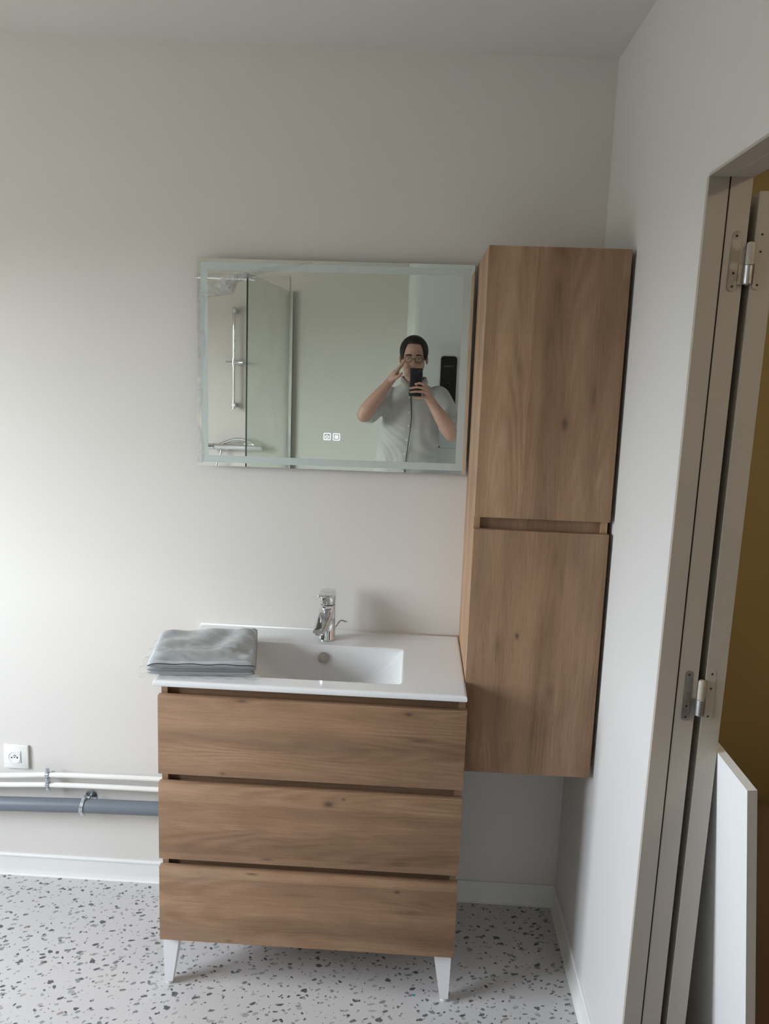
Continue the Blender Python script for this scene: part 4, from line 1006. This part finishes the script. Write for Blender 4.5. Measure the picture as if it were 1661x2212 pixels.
for x, s in ((.515, -1), (.690, 1)):
    sh = limb([(x, -2.655, .048, .044), (x, -2.60, .050, .047), (x+.010*s, -2.50, .043, .042), (x+.016*s, -2.43, .036, .033)], 16)
    o = fuse('shoe', sh, M_SHOE, PB, .006, 3); mn = min(v.co.z for v in o.data.vertices)
    for v in o.data.vertices: v.co.z = max(v.co.z-mn-.004, 0)
# hair: cap over the skull with a straight hairline and sideburns
def hair():
    vs, fs = [], []; seg, rings = 56, 22; c = (hcx, -2.580, 1.826); R1 = (.0880, .1085, .0960)
    for i in range(rings+1):
        for k in range(seg):
            a = 2*math.pi*k/seg; fx, fyy = math.cos(a), math.sin(a)      # fyy = +1 front
            if fyy > .30: lim = 63+6*abs(fx)**2+ (0 if abs(fx) < .55 else 62*min(1, (abs(fx)-.55)/.33))
            else: lim = 128+8*min(1, -fyy+.3)
            th = math.radians(lim)*i/rings
            w = 1+.010*math.sin(17*a+5*th)+.008*math.sin(31*a)
            edge = 1-.06*max(0, (i-rings+3)/3)
            vs.append((c[0]+R1[0]*math.sin(th)*fx*w*edge, c[1]+R1[1]*math.sin(th)*fyy*w*edge, c[2]+R1[2]*math.cos(th)*(1+.006*math.sin(23*a))))
    for i in range(rings):
        for k in range(seg): fs.append((i*seg+k, i*seg+(k+1) % seg, (i+1)*seg+(k+1) % seg, (i+1)*seg+k))
    o = obj('hair', vs, fs, M_HAIR, PB, None, True)
    s_ = o.modifiers.new('thickness', 'SOLIDIFY'); s_.thickness = .012; s_.offset = -1
    return o
hair()
for s in (-1, 1):
    e_ = obj('eye', *ell((hcx+s*.0315, -2.4905, 1.7775), (.0125, .0115, .0105), 16, 12), M_EYE, PB, None, True)
    lathe('iris', [(.0055, 0), (.004, .0012), (.001, .0016)], (hcx+s*.0315, -2.4797, 1.7765), (0, 1, -.1), M_GLASSF, e_, None, 14)
    tube('eyebrow', [(hcx+s*.013, -2.4695, 1.7965), (hcx+s*.030, -2.4695, 1.8000), (hcx+s*.050, -2.4765, 1.7960)], [.0035, .0045, .0025], M_HAIR, PB, None, 8)
tube('mouth', [(hcx-.024, -2.4640, 1.6975), (hcx-.010, -2.4575, 1.6985), (hcx, -2.4570, 1.6980), (hcx+.010, -2.4575, 1.6985), (hcx+.024, -2.4640, 1.6975)], [.002, .0045, .005, .0045, .002], M_LIP, PB, None, 8)
# spectacles
vs, fs = [], []
sp_ = None; rims = []
for s in (-1, 1):
    rr = [(hcx+s*.033+.0245*math.copysign(abs(math.cos(a))**.7, math.cos(a)), -2.4585-.0022*abs(math.cos(a)), 1.7715+.0150*math.copysign(abs(math.sin(a))**.7, math.sin(a))) for a in [2*math.pi*i/28 for i in range(29)]]
    rims.append(rr)
gl = merge(*[tube_geo(r, .0013, 6) for r in rims], tube_geo([(hcx-.009, -2.4585, 1.7745), (hcx, -2.4555, 1.7765), (hcx+.009, -2.4585, 1.7745)], .0014, 6),
           *[tube_geo([(hcx+s*.0570, -2.461, 1.776), (hcx+s*.074, -2.470, 1.777), (hcx+s*.0835, -2.52, 1.778), (hcx+s*.0865, -2.572, 1.778)], .0015, 6) for s in (-1, 1)])
g_ = obj('glasses', *gl, M_GLASSF, PB, None, True)
for r in rims:
    obj('lens', r[:-1]+[(x, y-.0008, z) for x, y, z in r[:-1]], [tuple(range(28)), tuple(range(55, 27, -1))]+[(i, (i+1) % 28, 28+(i+1) % 28, 28+i) for i in range(28)], M_LENS, g_)

# phone in the right hand
ph = thing('phone', (.6330, PHY-.0042, 1.565), 'dark smartphone held upright in front of the face', 'phone', None, None, (0, .012, 0))
from_bm('phone_body', bm_box(.5965, .6700, PHY-.0084, PHY, 1.5600, 1.7225, .0038, 3), M_BLACKP, ph)
lathe('camera_ring', [(.0075, -.0005), (.0075, .0004), (.0050, .0004), (.0045, -.0005)], (.6505, PHY, 1.7075), (0, 1, 0), M_CHROME, ph, None, 24)
lathe('camera_lens', [(.0044, -.0005), (.0044, .0001), (.002, .0002)], (.6505, PHY, 1.7075), (0, 1, 0), M_BLACKP, ph, None, 20)
lathe('camera_lens', [(.0040, -.0005), (.0040, .0003), (.002, .0003)], (.6445, PHY, 1.6900), (0, 1, 0), M_BLACKP, ph, None, 20)
lathe('flash_lamp', [(.0020, -.0005), (.0020, .0003)], (.6445, PHY, 1.6980), (0, 1, 0), M_GREYMARK, ph, None, 12)
box('screen_glass', .5985, .6680, PHY-.0087, PHY-.0084, 1.563, 1.7195, M_BLACKP, ph)
